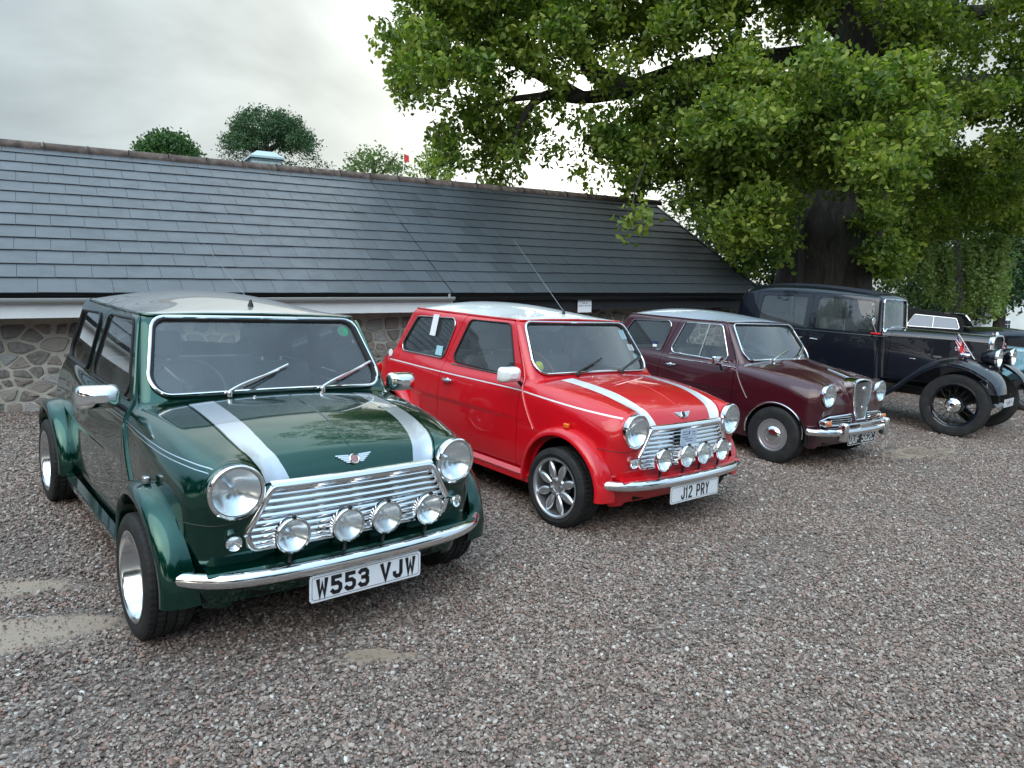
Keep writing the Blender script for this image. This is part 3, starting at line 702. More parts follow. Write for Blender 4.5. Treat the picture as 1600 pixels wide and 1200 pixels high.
# eaves: gutters, boards
U_SW = to_local(at(712, 470, 8.1))[0]; U_SW = 4.61
def gutter(u0, u1, mat, nm):
    A = np.linspace(PI, 2 * PI, 10); r_ = .038; prof = [(-.338 + r_ * math.cos(t), 1.062 + r_ * math.sin(t) * 1.15) for t in A] + [(-.338 + (r_ - .004) * math.cos(t), 1.064 + (r_ - .004) * math.sin(t)) for t in A[::-1]]
    mb = MB(); mb.grid(np.array([[(uu, p[0], p[1]) for p in prof] for uu in np.linspace(u0, u1, 8)]), mat, cv=True)
    for uu in (u0, u1): mb.add([(uu, p[0], p[1]) for p in prof[:10]], [tuple(range(10))], mat)
    o = mb.build(nm, bld, 40)
    uu = u0 + .6
    while uu < u1:
        m2 = MB(); A2 = np.linspace(PI * .98, 2.02 * PI, 10); m2.grid(np.array([[(uu + q, -.338 + .045 * math.cos(t), 1.064 + .050 * math.sin(t)) for t in A2] for q in (-.03, .03)]), mat, flip=False); m2.build('gutter_joint', o, 40); uu += 1.9
    return o
gutter(U0, U_SW, 'white_pipe', 'gutter'); gutter(U_SW + .06, U1, 'black_pipe', 'gutter')
mb = MB(); mb.box((U_SW - .06, -.33, 1.075), (.02, .02, .055), 'white_pipe'); mb.build('gutter_bracket', bld)
mb = MB(); mb.box(((U0 + U_SW) / 2, -.292, .952), (U_SW - U0, .022, .135), 'white_board'); mb.build('fascia_board', bld, 0)
mb = MB(); mb.box(((U1 + U_SW) / 2, -.272, .96), (U1 - U_SW - .004, .022, .15), 'dark_board'); mb.build('fascia_board', bld, 0)
mb = MB(); mb.box(((U0 + U1) / 2, -.14, 1.10), (U1 - U0, .28, .02), 'dark_board'); mb.box(((U0 + U1) / 2, -.135, .905), (U1 - U0, .27, .015), 'dark_board'); mb.build('soffit', bld, 0)
# wall core (mortar) and gable
mb = MB(); GW = RID_N * 2
mb.add([(U0, 0, -1.3), (U1, 0, -1.3), (U1, 0, 1.09), (U0, 0, 1.09), (U0, GW, -1.3), (U1, GW, -1.3), (U1, GW, 1.09), (U0, GW, 1.09), (U1, RID_N, RID_W - .12), (U0, RID_N, RID_W - .12)], [(0, 1, 2, 3), (1, 5, 6, 8, 2), (5, 4, 7, 6), (4, 0, 3, 9, 7)], 'mortar'); wl = mb.build('wall', bld, 0)
# rubble: Voronoi cells in a stretched plane, shrunk to leave mortar
def clip_half(P, n_, o_):
    out = []
    for i in range(len(P)):
        a_, b_ = P[i], P[(i + 1) % len(P)]; da, db = a_ @ n_ - o_, b_ @ n_ - o_
        if da <= 0: out.append(a_)
        if (da < 0) != (db < 0): out.append(a_ + (b_ - a_) * (da / (da - db)))
    return out
pts = []; w_ = -.62
row = 0
while w_ < .93:
    hrow = rng.uniform(.07, .165); u = -1.2 + rng.uniform(0, .2)
    while u < U1 - .1:
        wd = rng.uniform(.08, .32) if hrow > .12 else rng.uniform(.06, .20); pts.append((u + wd / 2, w_ + hrow / 2 + rng.normal(0, .022), rng.uniform(.68, .96))); u += wd
    w_ += hrow
pts = np.array(pts); st_ = np.array([1.0, 1.75]); Q = pts[:, :2] * st_; stones = []
for i in range(len(Q)):
    d = np.hypot(*(Q - Q[i]).T); nb = np.argsort(d)[1:16]; P = [Q[i] + np.array(c_) for c_ in ((-.4, -.4), (.4, -.4), (.4, .4), (-.4, .4))]
    for j in nb:
        n_ = Q[j] - Q[i]; L_ = np.linalg.norm(n_); n_ = n_ / L_; P = clip_half(P, n_, n_ @ Q[i] + L_ / 2)
        if len(P) < 3: break
    if len(P) < 3: continue
    P = np.array(P) / st_; c_ = P.mean(0)
    if c_[1] > .87: continue
    for _ in range(1 + (rng.random() < .4)):   # chop corners
        P = np.concatenate([[P[k] * .87 + P[(k + 1) % len(P)] * .13, P[k] * .13 + P[(k + 1) % len(P)] * .87] for k in range(len(P))])
    if len(P) > 14: P = P[::max(1, len(P) // 12)]
    sh = pts[i, 2]; P = c_ + (P - c_) * (sh + rng.uniform(-.06, .06, (len(P), 1))); P[:, 1] = np.minimum(P[:, 1], .885)
    stones.append((c_, P))
def stone_faces(P, c_):
    k = len(P); d0, d1 = .004, -rng.uniform(.006, .022)
    tilt = rng.normal(0, .05, 2)
    V = [(p[0], d0, p[1]) for p in P] + [(c_[0] + (p[0] - c_[0]) * .90, d1 * .85 + tilt @ (p - c_), c_[1] + (p[1] - c_[1]) * .90) for p in P] + [(c_[0] + (p[0] - c_[0]) * .55, d1 + tilt @ (p - c_) + rng.normal(0, .003), c_[1] + (p[1] - c_[1]) * .55) for p in P] + [(c_[0], d1, c_[1])]
    F = []
    for r_ in (0, 1): F += [(r_ * k + i, r_ * k + (i + 1) % k, (r_ + 1) * k + (i + 1) % k, (r_ + 1) * k + i) for i in range(k)]
    F += [(2 * k + i, 2 * k + (i + 1) % k, 3 * k) for i in range(k)]
    return V, F
order = sorted(range(len(stones)), key=lambda i: abs(stones[i][0][0] + .2) if stones[i][0][0] < 1.2 else stones[i][0][0] + (3 if stones[i][0][1] < .2 else 0)); sing = set(order[:280]); rest = MB()
for i, (c_, P) in enumerate(stones):
    V, F = stone_faces(P, c_)
    if i in sing: mb = MB(); mb.add(V, F, 'rubble_stone'); mb.build('stone', wl, 50)
    else: rest.add(V, F, 'rubble_stone')
o = rest.build('stones', wl, 50); o['kind'] = 'stuff'
# louvred vent / chimney cap on the back slope
ch = at(412, 251, 10.9); lc = to_local(ch)
cm = empty('roof_turret', BM @ Matrix.Translation((lc[0], lc[1], lc[2])), 'pale blue-green box turret with a shallow hipped cap peeping over the ridge', 'turret')
mb = MB(); mb.box((0, 0, -.20), (.42, .42, .45), 'chimney_blue'); mb.build('turret_body', cm, 0)
mb = MB(); mb.add([(-.25, -.25, .03), (.25, -.25, .03), (.25, .25, .03), (-.25, .25, .03), (-.12, -.12, .12), (.12, -.12, .12), (.12, .12, .12), (-.12, .12, .12), (-.25, -.25, 0), (.25, -.25, 0), (.25, .25, 0), (-.25, .25, 0)], [(0, 1, 5, 4), (1, 2, 6, 5), (2, 3, 7, 6), (3, 0, 4, 7), (4, 5, 6, 7), (8, 9, 1, 0), (9, 10, 2, 1), (10, 11, 3, 2), (11, 8, 0, 3)], 'chimney_blue'); mb.build('turret_cap', cm, 0)
mb = MB(); mb.box((0, 0, -.035), (.42, .42, .02), 'chimney_blue'); mb.build('moulding', cm, 0)
# paper notice fixed under the eaves
q = to_local(at(914, 481, 9.75)); 
u_n = q[0]
nb_ = MB(); nb_.box((0, 0, 0), (.235, .006, .165), 'paper'); sg_o = nb_.build('paper_notice', None, 0, mat=BM @ Matrix.Translation((u_n, -.31, .93)))
tag(sg_o, 'white laminated notice hung under the dark eaves behind the red car', 'notice')
mb = MB()
for (tx, zz_, hh) in (('THIS IS', .042, .019), ('PRIVATE CAR PARK', .008, .017)):
    text_strokes(mb, tx, hh * .62, hh, hh * .22, hh * .18, lambda a_, b_, d, z0=zz_: (a_, -.0032 - d, b_ + z0), 'ink')
mb.build('lettering', sg_o, 0)['kind'] = 'stuff'
# ------------------------------------------------------------------ foliage
def leaf_cloud(C, size, spread, up=.35, aspect=.55, seed=1, flat=1.0):
    """C: sprig centres (n,3) ; one leaf per row around them. returns V,F for tri_mesh (quads)"""
    r_ = np.random.default_rng(seed); n = len(C)
    c = C + r_.normal(0, 1, (n, 3)) * spread * np.array([1, 1, flat])
    d = r_.normal(0, 1, (n, 3)); d /= np.linalg.norm(d, axis=1)[:, None]
    nn = r_.normal(0, 1, (n, 3)) + np.array([0, -up * .6, up * 2]); nn -= d * (nn * d).sum(1)[:, None]; nn /= np.linalg.norm(nn, axis=1)[:, None] + 1e-9
    s = np.cross(nn, d); L_ = (size * r_.uniform(.45, 1.38, n))[:, None]; w = L_ * aspect * .5; cup = nn * L_ * .12
    V = np.stack([c, c + d * L_, c + d * L_ * .32 + s * w * .8 + cup, c + d * L_ * .72 + s * w + cup, c + d * L_ * .72 - s * w + cup, c + d * L_ * .32 - s * w * .8 + cup], 1)
    b = np.arange(n)[:, None] * 6; F = np.stack([b + [0, 2, 3, 1], b + [0, 1, 4, 5]], 1).reshape(-1, 4)
    return V.reshape(-1, 3), F
def sprigs(clumps, per, k, seed=2, shell=.55, squash=.75):
    """clumps rows x,y,z,r,dens -> sprig centres repeated k times"""
    r_ = np.random.default_rng(seed); out = []
    for (x, y, z, r, dn) in clumps:
        m_ = max(2, int(per * dn * (r / .5) ** 2)); d = r_.normal(0, 1, (m_, 3)); d /= np.linalg.norm(d, axis=1)[:, None]
        rad = r * (shell + (1 - shell) * r_.uniform(0, 1, m_)) * r_.choice([1, 1, 1, .6, 1.08], m_)
        out.append(np.array([x, y, z]) + d * rad[:, None] * np.array([1, 1, squash]))
    S_ = np.concatenate(out); return np.repeat(S_, k, 0)
def crown_obj(root, C, size, spread, mat, seed=3, **k):
    V, F = leaf_cloud(C, size, spread, seed=seed, **k); V = V - np.array(root.matrix_basis.translation)
    me = tri_mesh('crown', V, F); me.materials.append(MATS[mat]); return linkobj('crown', me, root)
def in_poly(x, y, P):
    c = np.zeros(len(x), bool); n = len(P)
    for i in range(n):
        x0, y0 = P[i]; x1, y1 = P[(i + 1) % n]
        with np.errstate(all='ignore'): c ^= ((y0 > y) != (y1 > y)) & (x < (x1 - x0) * (y - y0) / (y1 - y0 + 1e-12) + x0)
    return c
def region(P, step, d0, d1, r, dens, seed, layers=1):
    """clump centres filling a solid: its outline as seen from the yard, between two depths"""
    r_ = np.random.default_rng(seed); P = np.array(P, float); out = []
    for l in range(layers):
        gx, gy = np.meshgrid(np.arange(P[:, 0].min(), P[:, 0].max(), step), np.arange(P[:, 1].min(), P[:, 1].max(), step)); gx = gx.ravel() + r_.uniform(-.5, .5, gx.size) * step; gy = gy.ravel() + r_.uniform(-.5, .5, gy.size) * step
        k = in_poly(gx, gy, P); 
        for x, y in zip(gx[k], gy[k]):
            p = at(x, y, r_.uniform(d0, d1)); out.append((*p, r * r_.uniform(.75, 1.25), dens))
    return out
def limb(root, pts, r0, r1, nm='limb', wob=.0, n=10, sub=6):
    P = catmull(np.array(pts), sub); k = len(P); r_ = np.linspace(r0, r1, k); r2 = np.random.default_rng(int(abs(pts[0][0]) * 100) % 997)
    mb = MB(); mb.tube(P - np.array(root.matrix_basis.translation), r_ * (1 + r2.normal(0, .05, k)), 'bark', n=n); return mb.build(nm, root, 60)
# the old oak
tb = at(1268, 520, 15.0); tb[2] = 0; tb = tb + np.array([0, 0, -.1])
oak = empty('oak_tree', Matrix.Translation(tuple(tb)), 'huge old oak tree with a massive furrowed trunk spreading over the yard', 'tree')
def trunk_mesh():
    mb = MB(); H = 9.5; nz, na = 60, 96; P = np.zeros((nz, na, 3)); r3 = np.random.default_rng(5); ph = r3.uniform(0, 6.28, 8)
    for i in range(nz):
        z = H * (i / (nz - 1)) ** 1.1; R0 = .96 * (1 - .045 * z) + .4 * math.exp(-z / .5); cx_ = .05 * z + .02 * z * z * .2; 
        for j in range(na):
            t = 2 * PI * j / na; fl = .075 * math.sin(5 * t + ph[0] + .25 * z) + .06 * math.sin(9 * t + ph[1] - .3 * z) + .028 * abs(math.sin(17 * t + ph[2] + .8 * math.sin(z * 1.3))) + .02 * math.sin(31 * t + z * 2 + ph[3])
            b_ = .12 * math.exp(-((z - 3.1) / .6) ** 2) * max(0, math.cos(t + 2.2)) * 3
            r_ = R0 * (1 + fl + b_); P[i, j] = (cx_ + r_ * math.cos(t), r_ * math.sin(t), z)
    mb.grid(P, 'bark', cv=True, flip=True); return mb.build('trunk', oak, 60)
trunk_mesh()
A_ = lambda L_: [at(*q) for q in L_]
for pts, r0, r1 in (
    ([(1300, 80, 14.6), (1180, 95, 13.8), (1070, 108, 13.2), (985, 138, 12.9), (905, 152, 12.7), (850, 150, 12.6), (815, 190, 12.5), (798, 245, 12.5)], .21, .035),
    ([(985, 138, 12.9), (925, 110, 12.8), (905, 60, 12.7), (880, 0, 12.6), (850, -90, 12.5)], .20, .05),
    ([(905, 152, 12.7), (850, 120, 12.9), (770, 80, 13.0), (690, 50, 13.1), (640, 60, 13.2)], .13, .03),
    ([(905, 60, 12.7), (820, 20, 12.6), (720, -10, 12.5)], .10, .03),
    ([(850, 150, 12.6), (780, 160, 12.7), (730, 190, 12.8)], .07, .02),
    ([(1070, 108, 13.2), (1060, 170, 12.8), (1020, 230, 12.4), (1000, 300, 12.2)], .12, .03),
    ([(1290, 250, 14.6), (1215, 200, 13.6), (1170, 215, 12.6), (1130, 280, 12.0)], .26, .05),
    ([(1300, 150, 14.6), (1340, 110, 13.4), (1370, 120, 12.4), (1360, 200, 11.6), (1340, 260, 11.3)], .24, .03),
    ([(1320, 200, 15.2), (1420, 150, 15.2), (1540, 130, 15.0), (1680, 120, 14.8)], .30, .12),
    ([(1330, 260, 15.2), (1430, 245, 15.8), (1560, 262, 16.0), (1700, 250, 16.2)], .22, .10),
    ([(1310, 40, 14.8), (1400, -60, 15), (1500, -160, 15), (1600, -320, 15)], .40, .15),
    ([(1310, 40, 14.8), (1290, -120, 14.2), (1220, -320, 13.5), (1150, -560, 13)], .50, .12),
    ([(1300, 20, 14.8), (1180, -60, 13.6), (1040, -120, 12.6), (900, -160, 12)], .28, .08),
    ([(1420, -40, 15), (1500, 20, 14.8), (1580, 10, 14.5), (1700, 20, 14.2)], .2, .10)):
    limb(oak, A_(pts), r0, r1)
cl = []
cl += region([(648, -150), (628, 0), (620, 60), (640, 130), (700, 135), (760, 140), (800, 110), (900, 85), (960, 70), (1100, 60), (1240, 30), (1300, -150)], 50, 11.0, 14.2, .40, .9, 11, 3)
cl += region([(720, 150), (738, 190), (725, 240), (745, 268), (790, 262), (796, 225), (818, 180), (800, 130), (740, 130)], 42, 12.0, 13.4, .36, 1.0, 12, 2)
cl += region([(830, 170), (960, 160), (975, 290), (900, 285), (850, 250)], 48, 12.3, 14, .32, .30, 13, 2)
cl += region([(930, 95), (1010, 95), (960, 150), (900, 170), (905, 110)], 46, 11.8, 13, .34, .7, 23, 1)
cl += region([(985, 160), (1060, 130), (1180, 80), (1240, 120), (1240, 380), (1180, 410), (1130, 355), (1080, 305), (990, 275), (950, 220)], 52, 11.6, 14.6, .44, 1.05, 14, 2)
cl += region([(1075, 160), (1150, 110), (1300, 90), (1440, 95), (1440, 180), (1420, 270), (1370, 290), (1320, 250), (1240, 215), (1150, 240), (1100, 230)], 48, 10.2, 11.6, .38, 1.0, 15, 2)
cl += region([(1340, 250), (1420, 240), (1400, 300), (1360, 305)], 34, 10.2, 11, .22, 1.0, 25, 2)
cl += region([(1000, 85), (1180, 70), (1180, 130), (1010, 140)], 46, 11.6, 12.6, .28, .7, 30, 1)
cl += region([(1190, 200), (1345, 200), (1350, 285), (1300, 300), (1240, 270), (1195, 290)], 44, 11.4, 12.6, .34, .9, 27, 1)
cl += region([(1330, 290), (1400, 280), (1400, 430), (1350, 430), (1322, 380)], 34, 13.2, 14.2, .30, .9, 29, 1)
cl += region([(830, 90), (1000, 90), (980, 130), (930, 140), (840, 140)], 46, 11.4, 12.4, .30, .6, 28, 1)
cl += region([(1100, 230), (1180, 230), (1190, 330), (1170, 400), (1130, 330), (1095, 290)], 42, 10.8, 12.4, .34, 1.0, 26, 2)
cl += region([(1380, 40), (1460, 30), (1500, 20), (1720, 20), (1720, 270), (1560, 265), (1440, 250), (1380, 120)], 56, 12.5, 15.5, .46, 1.0, 16, 2)
cl += region([(1335, 280), (1480, 260), (1720, 250), (1720, 360), (1600, 345), (1500, 340), (1430, 370), (1390, 410), (1335, 420)], 50, 15.2, 18.5, .55, 1.3, 17, 2)
cl += region([(1180, -150), (1720, -150), (1720, 0), (1600, 10), (1545, -20), (1490, 10), (1440, 30), (1380, 30), (1350, 10), (1310, 30), (1230, 50)], 62, 12, 16, .55, 1.0, 18, 2)
cl += region([(600, -700), (660, -180), (1720, -180), (1900, -500), (1700, -1100), (1100, -1300)], 120, 10.5, 17, .8, .35, 19, 1)
S_ = sprigs(cl, 50, 12, seed=21, shell=.62)
# ragged outer sprays along the edge of the crown
ro = np.random.default_rng(77); OUT = np.array([(662, -20), (640, 30), (630, 75), (634, 120), (650, 152), (690, 160), (705, 190), (700, 235), (715, 275), (760, 285), (806, 270), (812, 225), (835, 175), (880, 160), (935, 180), (950, 240), (985, 290), (1060, 310), (1105, 345), (1140, 390), (1185, 430)], float)
for i in range(90):
    k = ro.integers(0, len(OUT) - 1); t_ = ro.uniform(); q = OUT[k] * (1 - t_) + OUT[k + 1] * t_ + ro.normal(0, 9, 2); S_ = np.concatenate([S_, sprigs([(*at(q[0], q[1], ro.uniform(11.6, 13.2)), ro.uniform(.06, .17), 4.5)], 16, 9, seed=500 + i)])
# a few hanging sprays
for (px_, py_, dd, rr_) in ((990, 340, 9.6, .17), (985, 358, 9.6, .12), (996, 325, 9.6, .09), (625, 60, 12.5, .2), (628, 135, 12.5, .22), (690, 225, 12.6, .25), (1165, 75, 11.2, .2), (1265, 60, 11, .22), (1440, 215, 10.6, .2)):
    S_ = np.concatenate([S_, sprigs([(*at(px_, py_, dd), rr_, 5.0)], 15, 9, seed=px_)])
crown_obj(oak, S_, .108, .075, 'oak_leaf', seed=31)
limb(oak, A_([(1010, 250, 12.0), (992, 300, 10.4), (988, 335, 9.6)]), .02, .006, 'twig')
def small_tree(nm, label, trunk, trunk_r, clumps, per, k, size, spread, mat, seed, limbs=(), group=None, squash=.75, **kw):
    b = np.array(trunk[0]); root = empty(nm, Matrix.Translation(tuple(b)), label, 'tree', group)
    limb(root, trunk, trunk_r, trunk_r * .45, 'trunk')
    for l in limbs: limb(root, l, trunk_r * .4, trunk_r * .1, 'limb', n=6)
    C = sprigs(clumps, per, k, seed, squash=squash); crown_obj(root, C, size, spread, mat, seed=seed, **kw); return root
gr_ = 'trees rising behind the outbuilding roof'
def base(px, d): p = at(px, 458, d); return np.array([p[0], p[1], 0.])
# broad dark conifer behind the turret
D = 30; cl = []
r4 = np.random.default_rng(44)
for _ in range(150):
    t = r4.uniform(0, PI); rad = math.sqrt(r4.uniform(.05, 1)); x = 418 + 66 * rad * math.cos(t); y = 232 - 62 * rad * math.sin(t); cl.append((*at(x, y, D + r4.uniform(-1.4, 1.4)), .36, 1.3))
for x, y in ((470, 225), (485, 236), (495, 248), (507, 258), (480, 250), (460, 240), (365, 235), (360, 250), (380, 250), (450, 255), (440, 262), (395, 262), (370, 266), (380, 240), (395, 245), (430, 245), (445, 235), (430, 262), (465, 262), (485, 268), (500, 272), (360, 262), (352, 240), (492, 225), (478, 212), (350, 215)): cl.append((*at(x, y, D), .34, 1.0))
small_tree('conifer_tree', 'broad dark green conifer rising behind the pale turret', [base(415, D), at(414, 330, D), at(412, 250, D), at(416, 210, D)], .35, cl, 22, 8, .11, .10, 'cedar_needle', 51,
   limbs=[[at(413, 240, D), at(450, 222, D), at(488, 238, D)], [at(413, 245, D), at(380, 228, D), at(362, 240, D)], [at(414, 225, D), at(440, 195, D), at(455, 190, D)]], group=gr_, squash=.45, aspect=.4)
D = 36; cl = [(*at(260 + 46 * math.sqrt(r4.uniform(0, 1)) * math.cos(t), 246 - 36 * math.sqrt(r4.uniform(.2, 1)) * math.sin(t), D + r4.uniform(-1.2, 1.2)), .5, 1.0) for t in r4.uniform(0, PI, 46)]
small_tree('round_tree', 'small domed bright green treetop, leftmost behind the ridge', [base(262, D), at(262, 300, D), at(262, 240, D)], .25, cl, 16, 8, .16, .12, 'dome_leaf', 52, group=gr_)
D = 25; cl = [(*at(585 + 50 * math.sqrt(r4.uniform(0, 1)) * math.cos(t), 270 - 36 * math.sqrt(r4.uniform(0, 1)) * math.sin(t), D + r4.uniform(-1, 1)), .34, .55) for t in r4.uniform(0, PI, 70)]
small_tree('loose_tree', 'loose thin olive green treetop left of the red flag', [base(585, D), at(585, 320, D), at(583, 250, D)], .16, cl, 12, 8, .11, .10, 'far_leaf', 53, limbs=[[at(585, 290, D), at(560, 260, D), at(545, 245, D)], [at(585, 290, D), at(605, 260, D), at(618, 244, D)]], group=gr_)
D = 21; cl = [(*at(676 + 32 * math.sqrt(r4.uniform(0, 1)) * math.cos(t), 278 - 44 * math.sqrt(r4.uniform(0, 1)) * math.sin(t), D + r4.uniform(-1, 1)), .30, .8) for t in r4.uniform(0, PI, 46)]
small_tree('leafy_tree', 'narrow mid green treetop between the red flag and the oak', [base(676, D), at(676, 320, D), at(678, 255, D)], .14, cl, 13, 8, .10, .085, 'oak_leaf', 54, group=gr_)
# far woodland to the right: dark trees, weeping tree, pale shrub
gr2 = 'trees at the far right of the yard'
cl = region([(1060, 300), (1180, 260), (1420, 250), (1640, 300), (1640, 485), (1400, 485), (1200, 480), (1080, 470)], 52, 24, 28, .95, .8, 61, 2)
small_tree('dark_tree', 'dense dark tree filling the space behind the oak trunk', [base(1330, 25), at(1330, 400, 25), at(1330, 330, 25)], .3, cl, 26, 9, .15, .15, 'hedge_leaf', 61, group=gr2)
cl = region([(1380, 360), (1560, 335), (1640, 380), (1640, 430), (1560, 440), (1500, 470), (1400, 480)], 44, 20.5, 22, .5, .35, 62, 1)
wt = small_tree('weeping_tree', 'pale weeping tree with hanging fronds behind the black saloon\'s bonnet', [base(1500, 21.5), at(1500, 420, 21.5), at(1490, 350, 21.5)], .22, cl, 14, 8, .10, .09, 'far_leaf', 63, group=gr2)
fr = []
for i in range(110):
    px_ = (1452, 1480, 1516, 1528, 1537, 1560, 1566)[i % 7] + r4.normal(0, 3.0); top = (385, 392, 378, 380, 378, 372, 376)[i % 7] + r4.uniform(-6, 12); ln = (75, 85, 95, 90, 85, 105, 95)[i % 7] * r4.uniform(.6, 1.1); dd = r4.uniform(16.6, 17.2)
    for q in np.linspace(0, 1, int(ln / 2.4)): fr.append(np.repeat([at(px_ + 3 * math.sin(q * 3 + i) + r4.normal(0, 1.6), top + q * ln, dd)], 5, 0))
C = np.concatenate(fr); V, F = leaf_cloud(C, .085, .04, seed=77); me = tri_mesh('frond', V - np.array(wt.location), F); me.materials.append(MATS['frond_leaf']); o = linkobj('frond', me, wt); o['kind'] = 'stuff'
cl = region([(1525, 400), (1600, 395), (1640, 420), (1640, 470), (1560, 480), (1530, 470)], 30, 23.4, 24.4, .42, 1.0, 64, 2)
small_tree('drooping_conifer', 'dark drooping conifer hanging in front of the white house', [base(1570, 24.6), at(1570, 430, 24.6), at(1570, 400, 24.6)], .2, cl, 13, 8, .15, .12, 'cedar_needle', 65, group=gr2, squash=.5)
cl = region([(1385, 400), (1440, 410), (1500, 450), (1510, 500), (1385, 505)], 30, 18.0, 19, .36, 1.2, 66, 2)
b = empty('leafy_shrub', Matrix.Translation(tuple(base(1450, 18))), 'mid green shrub mass behind the black saloon\'s windscreen', 'shrub'); crown_obj(b, sprigs(cl, 13, 8, 66), .09, .08, 'far_leaf', seed=66); b.children[0].name = 'foliage'
cl = region([(1500, 482), (1540, 478), (1560, 500), (1500, 508)], 16, 16.5, 17.2, .2, 1.2, 67, 2)
b = empty('yellow_shrub', Matrix.Translation(tuple(base(1525, 17))), 'small yellow-green shrub beside the white house', 'shrub'); crown_obj(b, sprigs(cl, 16, 8, 67), .07, .055, 'yellow_leaf', seed=67); b.children[0].name = 'foliage'
# white house
hc = at(1600, 530, 34); hy = math.atan2(FG[0], FG[1]); HM = Matrix.Translation((hc[0], hc[1], hc[2] - 1.5)) @ Matrix(((RG[0], FG[0], UG[0], 0), (RG[1], FG[1], UG[1], 0), (RG[2], FG[2], UG[2], 0), (0, 0, 0, 1))) @ Matrix.Rotation(.15, 4, 'Z')
hs = empty('white_house', HM, 'white rendered house with small paned windows at the far right edge', 'house')
mb = MB(); mb.add([(-2.3, 0, 0), (5, 0, 0), (5, 0, 3.6), (-.4, 0, 3.6), (-2.3, 0, 2.2), (-2.3, 6, 0), (5, 6, 0), (5, 6, 3.6), (-.4, 6, 3.6), (-2.3, 6, 2.2)], [(0, 1, 2, 3, 4), (5, 0, 4, 9), (1, 6, 7, 2), (6, 5, 9, 8, 7)], 'far_render'); mb.build('wall', hs, 0)
mb = MB(); mb.add([(-2.6, -.2, 2.05), (-.35, -.2, 3.72), (5.2, -.2, 3.72), (5.2, 3, 5.2), (.9, 3, 5.2), (-2.6, 6.2, 2.05), (-.35, 6.2, 3.72), (5.2, 6.2, 3.72)], [(0, 1, 6, 5), (1, 2, 3, 4), (4, 3, 7, 6), (1, 4, 6)], 'far_slate'); mb.build('roof', hs, 0)
for x_ in (-1.28, -.88):
    mb = MB(); mb.box((x_, -.02, 2.12), (.34, .06, .62), 'white_board'); w_o = mb.build('window', hs, 0)
    for i in (0, 1):
        for j in range(3):
            m2 = MB(); m2.box((x_ - .072 + .144 * i, -.056, 1.93 + .19 * j), (.12, .012, .165), 'window_glass_dark'); m2.build('pane', w_o, 0)
# red flag beyond the roof
fp = at(631, 243, 23); fl = empty('flag', Matrix.Translation(tuple(fp)), 'small red flag on a thin pole behind the roof ridge', 'flag')
mb = MB(); mb.tube([np.array([0, 0, .14]) , np.array([.01, 0, -2.6])], .012, 'dull_chrome', n=6); mb.build('pole', fl)
mb = MB(); xs = np.linspace(0, .17, 6); mb.grid(np.array([[(x + .02 * q, .03 * math.sin(x * 25 + q), .06 - .22 * q - x * .35) for q in np.linspace(0, 1, 5)] for x in xs]), 'red_plastic'); mb.grid(np.array([[(x + .02 * q, .03 * math.sin(x * 25 + q) + .004, .06 - .22 * q - x * .35) for q in np.linspace(0, 1, 5)] for x in xs]), 'red_plastic', flip=True); mb.build('cloth', fl)

# trees round the other side of the yard, behind whoever takes the picture (they show in the paintwork)
gr3 = 'trees round the open side of the yard'
r5 = np.random.default_rng(9)
BK = ['broad green tree behind the viewer, first of the ring', 'tall green tree behind the viewer, second of the ring', 'spreading green tree behind the viewer, third of the ring', 'round green tree behind the viewer, fourth of the ring', 'low green tree behind the viewer, fifth of the ring', 'wide green tree behind the viewer, sixth of the ring']
for k, (x, y, h_, w_) in enumerate(((-13, -12, 8, 5.5), (-4, -16, 9, 5.5), (6, -17, 7.5, 5.5), (15, -12, 10, 6), (22, -3, 11, 6), (-20, -3, 9, 6))):
    cl = []
    for _ in range(46):
        d = r5.normal(0, 1, 3); d /= np.linalg.norm(d); cl.append((x + d[0] * w_ * .8, y + d[1] * w_ * .8, h_ * .58 + d[2] * h_ * .36, 1.5, 1.0))
    root = empty('yard_tree', Matrix.Translation((x, y, 0)), BK[k], 'tree', gr3); limb(root, [(x, y, 0), (x + .1, y, h_ * .4), (x, y, h_ * .7)], .35, .12, 'trunk')
    crown_obj(root, sprigs(cl, 5, 5, 90 + k), .42, .34, 'hedge_leaf', seed=90 + k)
# ------------------------------------------------------------------ small saloon body (x forward from the front axle, y to its left, z up)
_P = spl([-2.57, -2.45, -2.2, -1.6, -1.0, -.4, 0, .2, .33, .42], [.50, .59, .645, .695, .703, .70, .695, .68, .655, .62])
_S = spl([.15, .3, .45, .6, .75, .85, .95], [-.06, -.014, 0, .001, -.006, -.026, -.055])
_TC = spl([-2.6, -2.5, -2.35, -2.2, -1.2, -.45, -.25, -.05, .12, .25, .33, .39, .44], [.70, .79, .875, .905, .895, .900, .893, .874, .845, .80, .758, .70, .62])
_F = spl([.2, .30, .40, .5, .6, .72], [.355, .385, .405, .411, .409, .395])
_ZC = spl([-.55, -.62, -.8, -1.0, -1.3, -1.6, -1.9, -2.1, -2.3][::-1], [1.25, 1.262, 1.293, 1.318, 1.338, 1.338, 1.312, 1.262, 1.2][::-1])
_KC = spl([-2.2, -2.0, -1.6, -1.3, -1.0, -.7, -.55], [.07, .17, .31, .31, .245, .09, .05])
_RX = spl([-2.6, -2.2, -1.5, -.5, 0, .35], [.10, .07, .05, .05, .10, .12])
